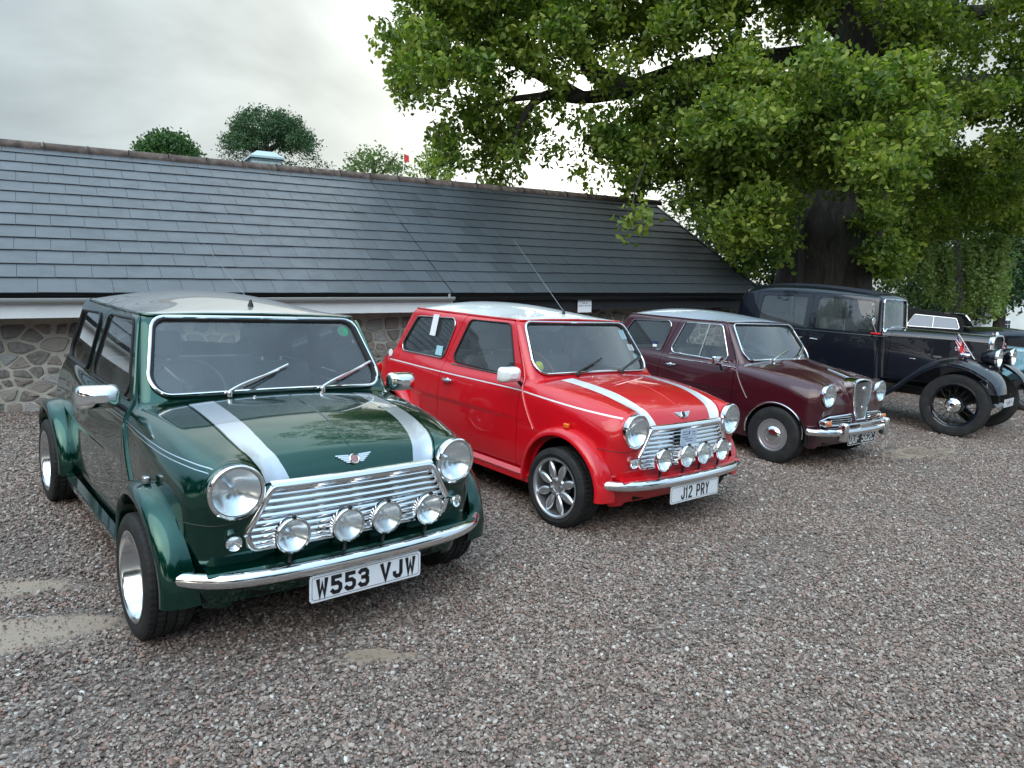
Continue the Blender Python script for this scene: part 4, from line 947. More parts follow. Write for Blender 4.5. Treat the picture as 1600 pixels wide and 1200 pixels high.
def mini_f(kind):
    def f(x, y, z):
        ay = np.sqrt(y * y + 1e-6)
        side = ay - (_P(x) + _S(z))
        top = (z - (_TC(x) - .11 * y * y)) * .95
        nose = x - (_F(z) - .10 * y * y)
        tail = (-2.53 + .10 * y * y - .12 * (z - .55)) - x
        b = smax(side, top, np.maximum(_RX(x), .03))
        b = smax(b, nose, .085); b = smax(b, tail, .09)
        b = smax(b, .16 - z, .03)
        # headlamp pods
        pr = np.sqrt((ay - .508) ** 2 + (z - .664) ** 2 + 1e-6) - (.112 + np.clip((.05 - x) * .12, -.002, .03))
        pod = smax(pr, x - .372, .018); pod = smax(pod, -.25 - x, .1)
        b = smin(b, pod, .07)
        if kind == 'hornet':
            # raised centre running into the upright grille
            g = smax(ay - (.175 + .10 * (z - .80) + .10 * np.clip(.3 - x, 0, 1)), z - (.800 + .22 * np.clip(.40 - x, 0, 2) ** 1.15), .03)
            g = smax(g, x - (.425 + .10 * (.8 - z)), .02); g = smax(g, .38 - z, .02); g = smax(g, -.3 - x, .1)
            b = smin(b, g, .05)
        # greenhouse
        wg = .655 - (z - .88) * .205 - .026 * ((x + 1.15) / .85) ** 2
        gs = ay - wg
        gr = (z - (_ZC(x) - _KC(x) * y * y)) * .96
        gf = (x - (-.375 - (z - .90) * .74 - .16 * y * y)) * .81
        gb = ((-2.27 + (z - .9) * .55 + .12 * y * y) - x) * .88
        g = smax(gs, gr, .035); g = smax(g, gf, .045); g = smax(g, gb, .07); g = smax(g, .6 - z, .02)
        return smin(b, g, np.interp(x, [-2.3, -1.9, -1.0], [.07, .035, .022]))
    return f
# outlines in their own planes
WS = [(-.590, .900), (.590, .900), (.512, 1.236), (-.512, 1.236)]               # (y,z)
RS = [(-.50, .93), (.50, .93), (.45, 1.215), (-.45, 1.215)]
DW = [(-.575, .872), (-.735, 1.222), (-1.185, 1.214), (-1.315, .888)]            # (x,z)
QW = [(-1.425, .895), (-1.345, 1.205), (-1.905, 1.185), (-2.10, .893)]
DOOR = [(-.465, .245), (-.478, .84), (-.70, 1.243), (-1.25, 1.240), (-1.40, .86), (-1.40, .245)]
GR = [(-.372, .664), (.372, .664), (.468, .50), (.45, .428), (-.45, .428), (-.468, .50)]
def zg_(x, y): return 1.244 + .020 * (1 - (y / .58) ** 2) * np.clip((x + .95) / .2, 0, 1)
def yb_(x): return np.interp(x, [-.4, -.2, 0, .15, .25, .33, .38, .43], [.470, .468, .466, .460, .447, .425, .400, .378])
_shell = {}
def mini_shell(kind, h=.0125):
    if kind not in _shell:
        f = mini_f(kind)
        V, F = surface_nets(f, (-2.66, -.76, .12), (.50, .76, 1.39), h)
        V, N = project(f, V, 5)
        T = np.concatenate([F[:, [0, 1, 2]], F[:, [0, 2, 3]]])
        # orient
        cr_ = np.cross(V[T[:, 1]] - V[T[:, 0]], V[T[:, 2]] - V[T[:, 0]]); fl = (cr_ * N[T[:, 0]]).sum(1) < 0; T[fl] = T[fl][:, ::-1]
        _shell[kind] = (f, Sh(V, N, T))
    return _shell[kind]
def on(f, P):
    V, N = project(f, np.asarray(P, float), 8); return V, N
def mini_body(root, cfg):
    kind = cfg['kind']; pnt = cfg['paint']; roofm = cfg['roof']
    f, S = mini_shell(kind)
    S = S.clip(.185 + .02 * (np.abs(S.y()) < .5) - S.z())
    far = np.abs(S.y()) < .42
    arch = cfg.get('arch', .300)
    for wx in (0, -2.036):
        d = arch - np.hypot(S.x() - wx, S.z() - .262); S = S.clip(np.where(np.abs(S.y()) < .40, -1, d))
    # roof
    S, roof = S.split(S.z() - zg_(S.x(), S.y()))
    shobj('roof', [(roof, roofm)], root, .008)
    glass = []
    def cutout(S, mask, poly, gname, inset=.006, lap=.010):
        fld = np.where(mask, poly, .06); keep = S.clip(-fld); g = S.clip(fld - lap).offset(-inset); glass.append((gname, g)); return keep
    wsf, rsf, dwf, qwf = rpoly(WS, .075), rpoly(RS, .07), rpoly(DW, .05), rpoly(QW, .055)
    S = cutout(S, (S.N[:, 0] > .25) & (S.z() > .86) & (S.x() > -1), wsf(S.y(), S.z()), 'windscreen')
    S = cutout(S, (S.N[:, 0] < -.25) & (S.z() > .88) & (S.x() < -1.9), rsf(S.y(), S.z()), 'rear_window')
    for sg in (-1, 1):
        S = cutout(S, (S.N[:, 1] * sg > .5) & (S.z() > .84), dwf(S.x(), S.z()), 'door_window')
        S = cutout(S, (S.N[:, 1] * sg > .5) & (S.z() > .84), qwf(S.x(), S.z()), 'quarter_window')
    # pinstripe field
    def stripes(P):
        ps = cfg.get('pin')
        if not ps: return [(P, pnt)]
        out = []
        g_ = np.maximum(np.maximum(.45 - np.abs(P.y()), P.x() - .345), np.maximum(-2.2 - P.x(), .6 - P.z()))
        rest, away = P.split(g_); plain = [(away, pnt)]
        for (z0, z1, dz, hw, mt) in ps:
            for o_ in sorted(dz):
                zl = lambda s: s.z() - (np.interp(s.x(), [-2.2, -.5, .36], [z0, z0, z1]) + o_)
                low, up_ = rest.split(zl(rest) + hw); plain.append((low, pnt)); band, rest = up_.split(zl(up_) - hw); out.append((band, mt))
        plain.append((rest, pnt)); return plain + out
    df = rpoly(DOOR, .03)
    doors = []
    for sg in (-1, 1):
        fld = np.where((S.N[:, 1] * sg > .3) & (np.abs(S.y()) > .4), df(S.x(), S.z()), .05)
        D, S = S.split(fld, .0028)
        d = shobj('door', stripes(D), root, .014); doors.append(d)
    # bonnet
    bx = np.maximum(np.abs(S.y()) - yb_(S.x()), (-.315 - .05 * S.y() ** 2) - S.x())
    bx = np.maximum(bx, cfg.get('bonnet_z', .676) - S.z())
    fld = np.where((S.x() > -.5) & (S.N[:, 2] > -.2) & (S.z() > .6), bx, .05)
    Bn, S = S.split(fld, .0028)
    pcs = []
    if cfg.get('stripe'):
        st = np.abs(np.abs(Bn.y()) - (yb_(Bn.x()) - .062)) - .052
        s_, Bn = Bn.split(st); pcs.append((s_, cfg['stripe']))
    pcs.append((Bn, pnt)); bon = shobj('bonnet', pcs, root, .014)
    # grille opening
    if kind == 'mini':
        gf = rpoly(GR, .02); fld = np.where((S.N[:, 0] > .4) & (S.x() > .3), gf(S.y(), S.z()), .05)
        S = S.clip(-fld)
    hl = np.hypot(np.abs(S.y()) - .508, S.z() - .664)
    S = S.clip(np.where((S.x() > .25) & (S.N[:, 0] > .3), .094 - hl, -.05))
    shobj('body', stripes(S), root, .014)
    gobs = {}
    for nm, g in glass:
        gobs.setdefault(nm, []).append(shobj(nm, [(g, 'glass')], root, 0))
    # window trims
    def trim(P, r, plane, sg, mat, rad, lift, nm, off=0.0, flat=None):
        C = contour(P, r); c0 = C.mean(0)
        C = c0 + (C - c0) * (1 + off)
        if plane == 'ws': G = np.stack([-.375 - (C[:, 1] - .9) * .74 - .16 * C[:, 0] ** 2, C[:, 0], C[:, 1]], -1)
        elif plane == 'rs': G = np.stack([-2.27 + (C[:, 1] - .9) * .55 + .12 * C[:, 0] ** 2, C[:, 0], C[:, 1]], -1)
        else: G = np.stack([C[:, 0], sg * (.655 - (C[:, 1] - .88) * .205), C[:, 1]], -1)
        V, N = on(f, G); mb = MB(); mb.tube(V + N * lift, rad, mat, n=8, closed=True, flat=flat, up=N if flat else None); return mb.build(nm, root)
    trim(WS, .075, 'ws', 0, 'rubber', .013, .000, 'windscreen_seal', .006)
    trim(WS, .075, 'ws', 0, cfg['wtrim'], .0085, .011, 'windscreen_trim', .020)
    trim(RS, .07, 'rs', 0, 'rubber', .011, .002, 'rear_window_seal')
    for sg in (-1, 1):
        trim(DW, .05, 'sd', sg, 'rubber' if kind == 'mini' else cfg['strim'], .006, .001, 'door_window_seal')
        trim(QW, .055, 'sd', sg, 'rubber', .008, .000, 'quarter_window_seal')
        trim(QW, .055, 'sd', sg, cfg['strim'], .0045, .007, 'quarter_window_trim', .02)
        # bright strip along the foot of the door window
        xs = np.linspace(-.56, -1.30, 12); V, N = on(f, np.stack([xs, sg * .66 + 0 * xs, .868 + 0 * xs], -1)); mb = MB(); mb.tube(V + N * .003, .006, cfg['strim'], n=6); mb.build('waist_strip', root)
        # flange from gutter down the screen pillar and the seam of the wing
        pts = catmull([(-.69, .576, 1.245), (-.60, .606, 1.09), (-.515, .632, .95), (-.478, .655, .87), (-.44, .69, .78), (-.37, .70, .66), (-.30, .70, .56)], 6) * [1, sg, 1]
        V, N = on(f, pts); mb = MB(); mb.tube(V + N * .003, .0065, pnt, n=6, flat=1.3, up=N); mb.build('pillar_flange', root)
    if kind == 'mini':
        for sg in (-1, 1):
            pts = catmull([(.40, .40, .575), (.395, .52, .548), (.34, .62, .545), (.24, .675, .55)], 5) * [1, sg, 1]
            V, N = on(f, pts); mb = MB(); mb.tube(V + N * .0002, .0022, 'black_trim', n=5); mb.build('panel_seam', root)
    # gutter
    a = np.linspace(0, 2 * PI, 160, endpoint=False)
    gx = -1.36 + .80 * np.sign(np.cos(a)) * np.abs(np.cos(a)) ** .30; gy = .575 * np.sign(np.sin(a)) * np.abs(np.sin(a)) ** .22
    G = np.stack([gx, gy, zg_(gx, gy)], -1)
    for _ in range(6):
        V, N = on(f, G); G = V.copy(); G[:, 2] = zg_(V[:, 0], V[:, 1])
    d = np.r_[0, np.cumsum(np.linalg.norm(np.diff(np.vstack([V, V[:1]]), axis=0), axis=1))]; s_ = np.linspace(0, d[-1], 160, endpoint=False); Vc = np.vstack([V, V[:1]]); Nc = np.vstack([N, N[:1]])
    V = np.stack([np.interp(s_, d, Vc[:, i]) for i in range(3)], -1); N = np.stack([np.interp(s_, d, Nc[:, i]) for i in range(3)], -1)
    mb = MB(); mb.tube(V + N * .004, .0075, cfg.get('gutter', pnt), n=8, closed=True, up=(0, 0, 1)); mb.build('gutter_rail', root)
    # under side and cabin tub
    mb = MB()
    mb.box((-1.1, 0, .22), (2.72, 1.0, .04), 'under'); mb.box((-1.02, 0, .25), (1.36, 1.32, .06), 'under')
    mb.box((.12, 0, .24), (.46, .86, .05), 'under')
    mb.box((-.37, 0, .53), (.03, 1.26, .56), 'under'); mb.box((-2.35, 0, .5), (.3, 1.1, .5), 'under')
    for wx in (0, -2.036):
        for sg in (-1, 1):
            t = np.linspace(-.15, PI + .15, 20)
            P = np.stack([np.stack([wx + .315 * np.cos(t), np.full_like(t, sg * yy), .262 + .315 * np.sin(t)], -1) for yy in (.40, .685)], 0)
            mb.grid(P, 'under', flip=sg < 0); mb.add([(wx + .315 * math.cos(q), sg * .40, .262 + .315 * math.sin(q)) for q in t], [tuple(range(20))], 'under')
    mb.box((.20, 0, .50), (.26, .80, .30), 'under')
    mb.build('underbody', root)
    # cabin
    mb = MB()
    mb.box((-1.25, 0, .30), (1.7, 1.24, .03), 'cabin_dark'); mb.rbox((-.50, 0, .84), (.20, 1.18, .10), .04, 'cabin_dark')
    mb.rbox((-.56, 0, .78), (.10, 1.20, .06), .02, cfg.get('dash', 'cabin_dark'))
    mb.rbox((-2.12, 0, .84), (.30, 1.10, .03), .01, 'cabin_dark')
    for sg in (-1, 1): mb.box((-1.2, sg * .625, .58), (1.4, .02, .48), 'cabin_dark')
    mb.build('cabin_lining', root)
    def seat(x, y, nm, w=.46, hr=True):
        mb = MB(); sm = cfg.get('seat', 'seat_dark')
        mb.rbox((x, y, .44), (.50, w, .15), .05, sm); rt = Matrix.Rotation(R(-14), 3, 'Y')
        mb.rbox((x - .26, y, .69), (.13, w, .50 if w < .8 else .42), .055, sm, rt)
        o = mb.build(nm, root)
        if hr:
            m2 = MB(); m2.rbox((x - .345, y, 1.035), (.09, .27, .16), .04, sm, rt); m2.tube([(x - .32, y - .06, .90), (x - .34, y - .06, 1.0)], .007, 'dull_chrome'); m2.tube([(x - .32, y + .06, .90), (x - .34, y + .06, 1.0)], .007, 'dull_chrome')
            m2.build('headrest', o)
    hr = cfg.get('headrest', True)
    seat(-.98, -.33, 'front_seat', hr=hr); seat(-.98, .33, 'front_seat', hr=hr); seat(-1.62, 0, 'rear_seat', 1.08, False)
    # steering wheel on the right-hand side
    mb = MB(); t = np.linspace(0, 2 * PI, 36, endpoint=False); tl = R(38); u = np.array([0, 1, 0]); w_ = np.array([-math.sin(tl), 0, math.cos(tl)]) ; c = np.array([-.72, -.33, .875])
    nrm = np.cross(u, w_)
    mb.tube([c + .175 * (math.cos(q) * u + math.sin(q) * w_) for q in t], .012, cfg.get('wheelrim', 'black_plastic'), n=8, closed=True)
    for q in (0, 2.2, 4.1): mb.tube([c, c + .172 * (math.cos(q + PI * .0) * u + math.sin(q) * w_)], .010, 'dull_chrome', n=6)
    mb.sphere(c, .035, 'black_plastic'); mb.tube([c, (-.50, -.33, .74)], .025, 'black_plastic'); mb.build('steering_wheel', root)
    # interior mirror
    mb = MB(); mb.rbox((-.66, .0, 1.165), (.03, .21, .065), .016, 'black_plastic'); mb.tube([(-.655, 0, 1.19), (-.69, 0, 1.235)], .006, 'black_plastic'); mb.build('interior_mirror', root)
    return f, doors, bon
# ------------------------------------------------------------------ wheels (axis y, outer face towards -y)
def tyre_mesh(r0, rr, w, tread=True, n=216):
    h = w / 2
    prof = [(rr - .004, h * .93), (rr + .002, h * .97), (rr + .012, h * 1.0), ((r0 + rr) / 2 - .004, h * 1.09), (r0 - .030, h * 1.05), (r0 - .016, h * 1.0), (r0 - .006, h * .93)]
    gr = []
    for c in (.62, .22, -.22, -.62): gr += [(r0, h * (c + .045)), (r0 - .007, h * (c + .03)), (r0 - .007, h * (c - .03)), (r0, h * (c - .045))]
    full = prof + [(r0 - .001, h * .86)] + gr + [(r0 - .001, -h * .86)] + [(a, -b) for a, b in prof[::-1]]
    P = np.zeros((n, len(full), 3)); t = np.linspace(0, 2 * PI, n, endpoint=False)
    for i in range(n):
        for j, (r_, hh) in enumerate(full):
            q = r_
            sh = int(round(hh / h * 2)) % 2
            if tread and r_ > r0 - .012 and abs(hh) > h * .22 and (i + sh) % 4 == 0: q = r0 - .006
            P[i, j] = (q * math.cos(t[i]), -hh, q * math.sin(t[i]))
    return P
def make_wheel(root, x, y, z, sg, style, r0, w, steer=0.0):
    """sg=-1: outer face to -y.  Built facing -y, turned round for the other side"""
    M = Matrix.Translation((x, y, z)) @ Matrix.Rotation(steer, 4, 'Z') @ (Matrix.Identity(4) if sg < 0 else Matrix.Rotation(PI, 4, 'Z'))
    key = ('w', style, r0, w)
    if key not in _shell:
        h = w / 2; rr = {'dish': .175, 'petal': .185, 'cap': .145, 'wire': .262}[style]
        t = MB(); t.grid(tyre_mesh(r0, rr, w, style in ('dish', 'petal'), 216 if style in ('dish', 'petal') else 96), 'rubber', cu=True, flip=True)
        rm = MB()
        if style == 'dish':
            rm.lathe([(rr + .006, -h * 1.0), (rr + .010, -h * 1.03), (rr + .004, -h * 1.05), (rr - .004, -h * 1.0), (rr - .010, -h * .9), (rr - .012, -h * .3), (rr - .03, .0), (rr - .04, .02)], 'alloy_polish', axis='y', n=72)
            rm.lathe([(rr - .04, .02), (.06, .012), (.055, -.01), (.03, -.02), (0, -.022)], 'alloy', axis='y', n=48)
            for k in range(8):
                a = k * PI / 4; rm.box((.09 * math.cos(a), -.0, .09 * math.sin(a)), (.085, .04, .022), 'alloy', Matrix.Rotation(-a, 3, 'Y'))
        elif style == 'petal':
            rm.lathe([(rr + .004, -h * .98), (rr + .006, -h * 1.03), (rr - .004, -h * 1.03), (rr - .012, -h * .95), (rr - .016, -h * .75), (rr - .02, -h * .3), (rr - .03, .05)], 'alloy', axis='y', n=72)
            rm.lathe([(rr - .03, .03), (0, .03)], 'under', axis='y', n=24)
            rm.lathe([(.068, .0), (.066, -h * .62), (.058, -h * .74), (.030, -h * .76), (.028, -h * .70), (0, -h * .70)], 'alloy', axis='y', n=32)
            for k in range(8):
                a = k * PI / 4 + PI / 8; ca, sa = math.cos(a), math.sin(a)
                # petal: spindle-shaped spoke, fat at two thirds of its length
                U = np.linspace(0, 1, 12); A = np.linspace(0, 2 * PI, 14, endpoint=False); P = np.zeros((12, 14, 3))
                for i, u in enumerate(U):
                    rad = .052 + u * (rr - .062); ww = .007 + .0205 * math.sin(PI * min(1, u * .95 + .05)) ** .8; yy = -h * (.66 + .12 * math.sin(PI * u)); 
                    for j, q in enumerate(A):
                        lx = rad; lz = ww * math.cos(q); ly = yy - .016 * math.sin(q) * (1 if math.sin(q) > 0 else .4)
                        P[i, j] = (lx * ca - lz * sa, ly, lx * sa + lz * ca)
                rm.grid(P, 'alloy', cv=True, flip=False)
            for k in range(4):
                a = k * PI / 2 + .2; rm.lathe([(.009, 0), (.009, -.015), (0, -.016)], 'chrome', o=(.046 * math.cos(a), -h * .74, .046 * math.sin(a)), axis='y', n=8)
        elif style == 'cap':
            rm.lathe([(rr + .004, -h * .95), (rr + .006, -h * 1.0), (rr - .006, -h * 1.0), (rr - .012, -h * .85), (rr - .02, -h * .75)], 'alloy', axis='y', n=64)
            rm.lathe([(rr - .012, -h * .80), (rr - .018, -h * .92), (rr - .040, -h * .86), (rr - .05, -h * .80), (.082, -h * .82)], 'alloy', axis='y', n=64)
            rm.lathe([(.082, -h * .82), (.078, -h * .90), (.070, -h * 1.0), (.05, -h * 1.12), (.02, -h * 1.18), (0, -h * 1.19)], 'chrome', axis='y', n=64)
        elif style == 'wire':
            rm.lathe([(rr, -h * .85), (rr + .012, -h * .95), (rr + .004, -h * 1.0), (rr - .012, -h * .92), (rr - .016, -h * .5), (rr - .03, -h * .3), (rr - .03, h * .3), (rr, h)], 'black_paint', axis='y', n=72)
            rm.lathe([(.10, .02), (.10, -.02), (.09, -.055), (.085, -.06)], 'black_paint', axis='y', n=40)
            rm.lathe([(.098, .0), (.098, -h * .3), (.0, -h * .3)], 'under', axis='y', n=40)
            for k in range(30):
                a = k * 2 * PI / 30; b = a + (.28 if k % 2 else -.28); yo = -h * .55 if k % 3 else h * .2
                rm.tube([(.095 * math.cos(b), -.045 if k % 2 else .0, .095 * math.sin(b)), ((rr - .018) * math.cos(a), yo, (rr - .018) * math.sin(a))], .0028, 'spoke_dark', n=5)
            rm.lathe([(.088, -.05), (.086, -.075), (.07, -.088), (.068, -.083), (.050, -.09), (.048, -.086), (.03, -.094), (.028, -.089), (0, -.092)], 'chrome', axis='y', n=40)
        T = t.build('tyre', None, 35); Rm = rm.build('rim', None, 35)
        _shell[key] = (T.data, Rm.data); bpy.data.objects.remove(T); bpy.data.objects.remove(Rm)
    dT, dR = _shell[key]
    o = empty('wheel', M, parent=root); linkobj('tyre', dT, o); linkobj('rim', dR, o)
    return o
a = NB('alloy_polish'); a.set(col=(.72, .74, .76), metal=1, rough=.16)
# ------------------------------------------------------------------ fittings shared by the cars
def lamp(root, nm, c, r, depth, yaw=0.0, rim='chrome', lens='lens_glass', shell='chrome', bulb=True, rimw=.011, tilt=0.0):
    """round lamp facing +x. bowl behind a glass, in a rim"""
    M = Matrix.Translation(c) @ Matrix.Rotation(yaw, 4, 'Z') @ Matrix.Rotation(tilt, 4, 'Y')
    mb = MB(); ri = r - rimw
    if shell: mb.lathe([(0, -depth), (r * .5, -depth * .93), (r * .85, -depth * .6), (r * .98, -depth * .18), (r * .98, 0)], shell, n=36)
    mb.lathe([(r * .98, -.03), (r * 1.0, -.012), (r * .995, -.001), (r - rimw * .4, .004), (ri, .002), (ri - .001, -.004)], rim, n=48)
    o = mb.build(nm, root, mat=M)
    m2 = MB(); m2.lathe([(0, -depth * .7), (ri * .35, -depth * .62), (ri * .7, -depth * .38), (ri * .97, -.004)], 'bowl', n=36)
    if bulb: m2.lathe([(0, -.018), (.012, -.02), (.013, -.03), (.010, -depth * .7)], 'chrome', n=12)
    m2.build('reflector', o)
    m3 = MB(); m3.lathe([(ri, .001), (ri * .8, .006), (ri * .5, .010), (ri * .2, .0125), (0, .013)], lens, n=40); m3.build('lens', o)
    return o
a = NB('bowl'); a.set(col=(.90, .93, .95), metal=1, rough=.20)
a = NB('lens_flute'); v = a.obj(); sx = a.n('ShaderNodeSeparateXYZ', {0: v})
t = a.t; t.nodes.remove(a.b)
w1 = a.math('SINE', a.math('MULTIPLY', sx.outputs[1], 620.0)); bpn = a.bump(w1, .9, .0015)
gl = a.n('ShaderNodeBsdfGlossy', {'Roughness': .10, 'Normal': bpn, 'Color': (.95, 1, 1)}); tr = a.n('ShaderNodeBsdfTransparent', {0: (.93, .97, .98)}); df = a.n('ShaderNodeBsdfDiffuse', {'Color': (.75, .82, .84), 'Normal': bpn})
m1 = a.n('ShaderNodeMixShader', {0: .30, 1: gl.outputs[0], 2: df.outputs[0]}); m2_ = a.n('ShaderNodeMixShader', {0: .42, 1: tr.outputs[0], 2: m1.outputs[0]}); t.links.new(m2_.outputs[0], a.out.inputs[0])
def sweep(mb, path, sec, mat, up=(0, 0, 1), closed=False, cap=True):
    """sweep a section (a outwards, b up) along a path; outwards is left of travel seen from above rotated"""
    path = np.asarray(path, float); k = len(path); T = np.gradient(path, axis=0); T /= np.linalg.norm(T, axis=1)[:, None]
    up = np.array(up, float); P = np.zeros((k, len(sec), 3))
    for i in range(k):
        o = np.cross(T[i], up); o /= np.linalg.norm(o)
        for j, (a_, b_) in enumerate(sec): P[i, j] = path[i] + o * a_ + up * b_
    mb.grid(P, mat, cv=closed)
    if closed and cap: mb.add(P[0], [tuple(range(len(sec)))[::-1]], mat); mb.add(P[-1], [tuple(range(len(sec)))], mat)
def rear_lamps(root, f):
    for sg in (-1, 1):
        mb = MB(); mb.rbox((-2.50, sg * .56, .60), (.05, .10, .24), .02, 'red_plastic'); mb.build('rear_light', root)
def bumper(root, x0, zc, hh, yend, xend, mat='chrome', nm='bumper'):
    s = np.linspace(-1, 1, 49); yy = np.sign(s) * (1 - (1 - np.abs(s)) ** 1.0) * yend
    xx = x0 - (x0 - xend) * np.abs(s) ** 6 * .72 - (x0 - xend) * .28 * s ** 2
    path = np.stack([xx, yy, np.full_like(xx, zc)], -1)
    a = np.linspace(-PI * .62, PI * .62, 13); sec = [(hh * .52 * math.cos(q) , hh * .52 * math.sin(q) / math.sin(PI * .5)) for q in a]
    sec += [(b_[0] - .004, b_[1] * .93) for b_ in sec[::-1]]
    mb = MB(); sweep(mb, path, sec, mat, closed=True)
    # rounded ends
    for e in (0, -1): mb.sphere(path[e] + np.array([-.004, 0, 0]), (.016, .014, hh * .50), mat, 12)
    return mb.build(nm, root, 50)
def number_plate(root, x, z, w, h, tilt, txt, black=False, yoff=0.0, nm='number_plate', cw=.050, chh=.079, gap=.011, sw=.0165):
    M = Matrix.Translation((x, yoff, z)) @ Matrix.Rotation(tilt, 4, 'Y')
    mb = MB(); C = contour([(-w / 2, -h / 2), (w / 2, -h / 2), (w / 2, h / 2), (-w / 2, h / 2)], .010, 5)
    # only corner points are needed
    fn = lambda a_, b_, d: (d, a_, b_)
    mb.poly([tuple(c) for c in C], -.004, 0, 'plate_black' if black else 'plate_white', fn)
    p = mb.build(nm, root, mat=M)
    # lettering: seen from the front, text runs towards the car's left, which is +y
    t = MB(); text_strokes(t, txt, cw, chh, gap, sw, lambda a_, b_, d: (d, a_, b_), 'letter_silver' if black else 'letter_black', space=.62)
    t.build('lettering', p, 0)['kind'] = 'stuff'
    if not black:
        t = MB(); t.tube([(.0008, a_ * (1 - .012 / w * 1.6), b_ * (1 - .012 / h * 1.6)) for a_, b_ in C], .0009, 'letter_black', n=4, closed=True); t.build('border_line', p)
    else:
        t = MB(); t.tube([(.001, a_, b_) for a_, b_ in C], .0022, 'letter_silver', n=5, closed=True); t.build('border_line', p)
    return p
def wiper(root, f, y0, y1, z0, z1, mat):
    """from a spindle on the scuttle up across the glass"""
    sx = lambda y, z: -.375 - (z - .90) * .74 - .16 * y * y
    A = np.array([-.345, y0, .905]); Bp = np.array([sx(y1, z1) + .025, y1, z1])
    mb = MB(); mb.lathe([(.013, -.012), (.013, .010), (.008, .018), (0, .02)], mat, o=tuple(A - np.array([0, 0, .0])), axis='z', n=12)
    mid = A * .45 + Bp * .55 + np.array([.012, 0, .016]); mb.tube(catmull([A + (0, 0, .012), A * .8 + Bp * .2 + (.008, 0, .02), mid, Bp], 4), [.009, .009, .0085, .008, .008, .007, .0065, .0065, .006, .005, .005, .005, .005], mat, n=6)
    d = (Bp - A); d /= np.linalg.norm(d)
    # blade nearly in line with the arm
    L = .27; bl = [Bp + np.array([0, 0, 0]) - d * L * q for q in np.linspace(.75, -.25, 8)]
    bl = np.array(bl); bl[:, 0] = sx(bl[:, 1], bl[:, 2]) + .010; mb.tube(bl, .0075, mat if mat != 'chrome' else 'dull_chrome', n=6); mb.tube(bl - [.005, 0, .003], .004, 'rubber', n=4)
    return mb.build('wiper', root)
def door_mirror(root, sg, mat, arm, kind='box'):
    c = np.array([-.50, sg * (.785 if sg < 0 else .755), .900])
    mb = MB(); U = np.linspace(0, 1, 8)
    # housing: open box with rounded face towards the front, glass at the back
    P = []
    for u in U:
        sc = math.sqrt(max(0, 1 - (u * .96) ** 2.6)); ring = contour([(-.088 * sc, -.052 * sc), (.088 * sc, -.052 * sc), (.088 * sc, .052 * sc), (-.088 * sc, .052 * sc)], .026 * sc + .001, 6)
        a = np.linspace(0, len(ring), 32, endpoint=False); ring = np.stack([np.interp(a, np.arange(len(ring) + 1), np.r_[ring[:, k], ring[0, k]]) for k in (0, 1)], -1)
        P.append([(c[0] + u * .075, c[1] + p[0], c[2] + p[1] + .0) for p in ring])
    mb.grid(np.array(P), mat, cv=True, flip=True); mb.add(np.array(P[-1]), [tuple(range(32))], mat)
    mb.add(np.array(P[0]) + np.array([.004, 0, 0]), [tuple(range(32))[::-1]], 'chrome')
    o = mb.build('door_mirror', root)
    m2 = MB(); m2.tube([c + np.array([.02, -sg * .07, -.035]), c + np.array([.015, -sg * .11, -.065]), c + np.array([.02, -sg * .15, -.085])], [.016, .018, .024], arm, n=8, flat=.7); m2.build('mirror_arm', o)
    return o
def handle(door, sg, x=-1.30, z=.745, mat='chrome'):
    y = sg * .712
    mb = MB(); mb.lathe([(.020, 0), (.020, .006), (.012, .012), (.011, .03), (0, .032)], mat, o=(x + .02, 0, z), axis='y', n=16)
    V = np.array(mb.v[-1]); V[:, 1] = sg * (.703 + V[:, 1]); mb.v[-1] = V
    mb.tube([(x + .10, sg * .726, z + .008), (x + .05, sg * .737, z + .006), (x + .01, sg * .735, z + .004), (x - .025, sg * .722, z + .002)], [.007, .010, .012, .010], mat, n=8)
    return mb.build('door_handle', door)
def flare(root, f, wx, sg, mat, r_in=.318, r_out=.372, yl=.772, a0=-.06, a1=PI + .10, big=1.0):
    """wide arch lip swept round the wheel opening"""
    T_ = np.linspace(a0, a1, 34); n = 12; P = []
    for t in T_:
        c, s_ = math.cos(t), math.sin(t); zc = .262
        A = np.array([wx + r_out * c, sg * .70, zc + r_out * s_]); 
        A[2] = max(A[2], .2)
        Vp, _ = on(f, [A]); yb = Vp[0][1] - sg * .004
        yl_ = yl - .02 * abs(c) ** 3
        sec = []
        for u in np.linspace(0, 1, 8):   # from the body outwards then over the lip
            q = u * PI / 2; rad = r_out + (r_in + .012 - r_out) * (1 - math.cos(q)); yy = yb + (sg * yl_ - yb) * math.sin(q) ** .85
            sec.append((rad, yy))
        sec += [(r_in + .004, sg * (yl_ + .001)), (r_in, sg * (yl_ - .006)), (r_in, sg * (yl_ - .03)), (r_in - .002, sg * .66)]
        P.append([(wx + rr_ * c, yy, zc + rr_ * s_) for rr_, yy in sec])
    mb = MB(); mb.grid(np.array(P), mat, flip=(sg < 0))
    P = np.array(P); mb.add(P[0], [tuple(range(len(P[0])))], mat); mb.add(P[-1], [tuple(range(len(P[0])))[::-1]], mat)
    return mb.build('wheel_arch_flare', root, 60)
def aerial(root, f, base, d, L, mat='aerial_steel'):
    V, N = on(f, [base]); b = V[0]; d = np.array(d, float); d /= np.linalg.norm(d)
    mb = MB(); mb.lathe([(.016, -.004), (.014, .008), (.009, .022), (.005, .034), (0, .036)], 'black_plastic', o=tuple(b), axis='z', n=12)
    p0 = b + np.array([0, 0, .02]); mb.tube([p0, p0 + d * L * .5, p0 + d * L], [.0020, .0015, .0009], mat, n=5); return mb.build('aerial', root)
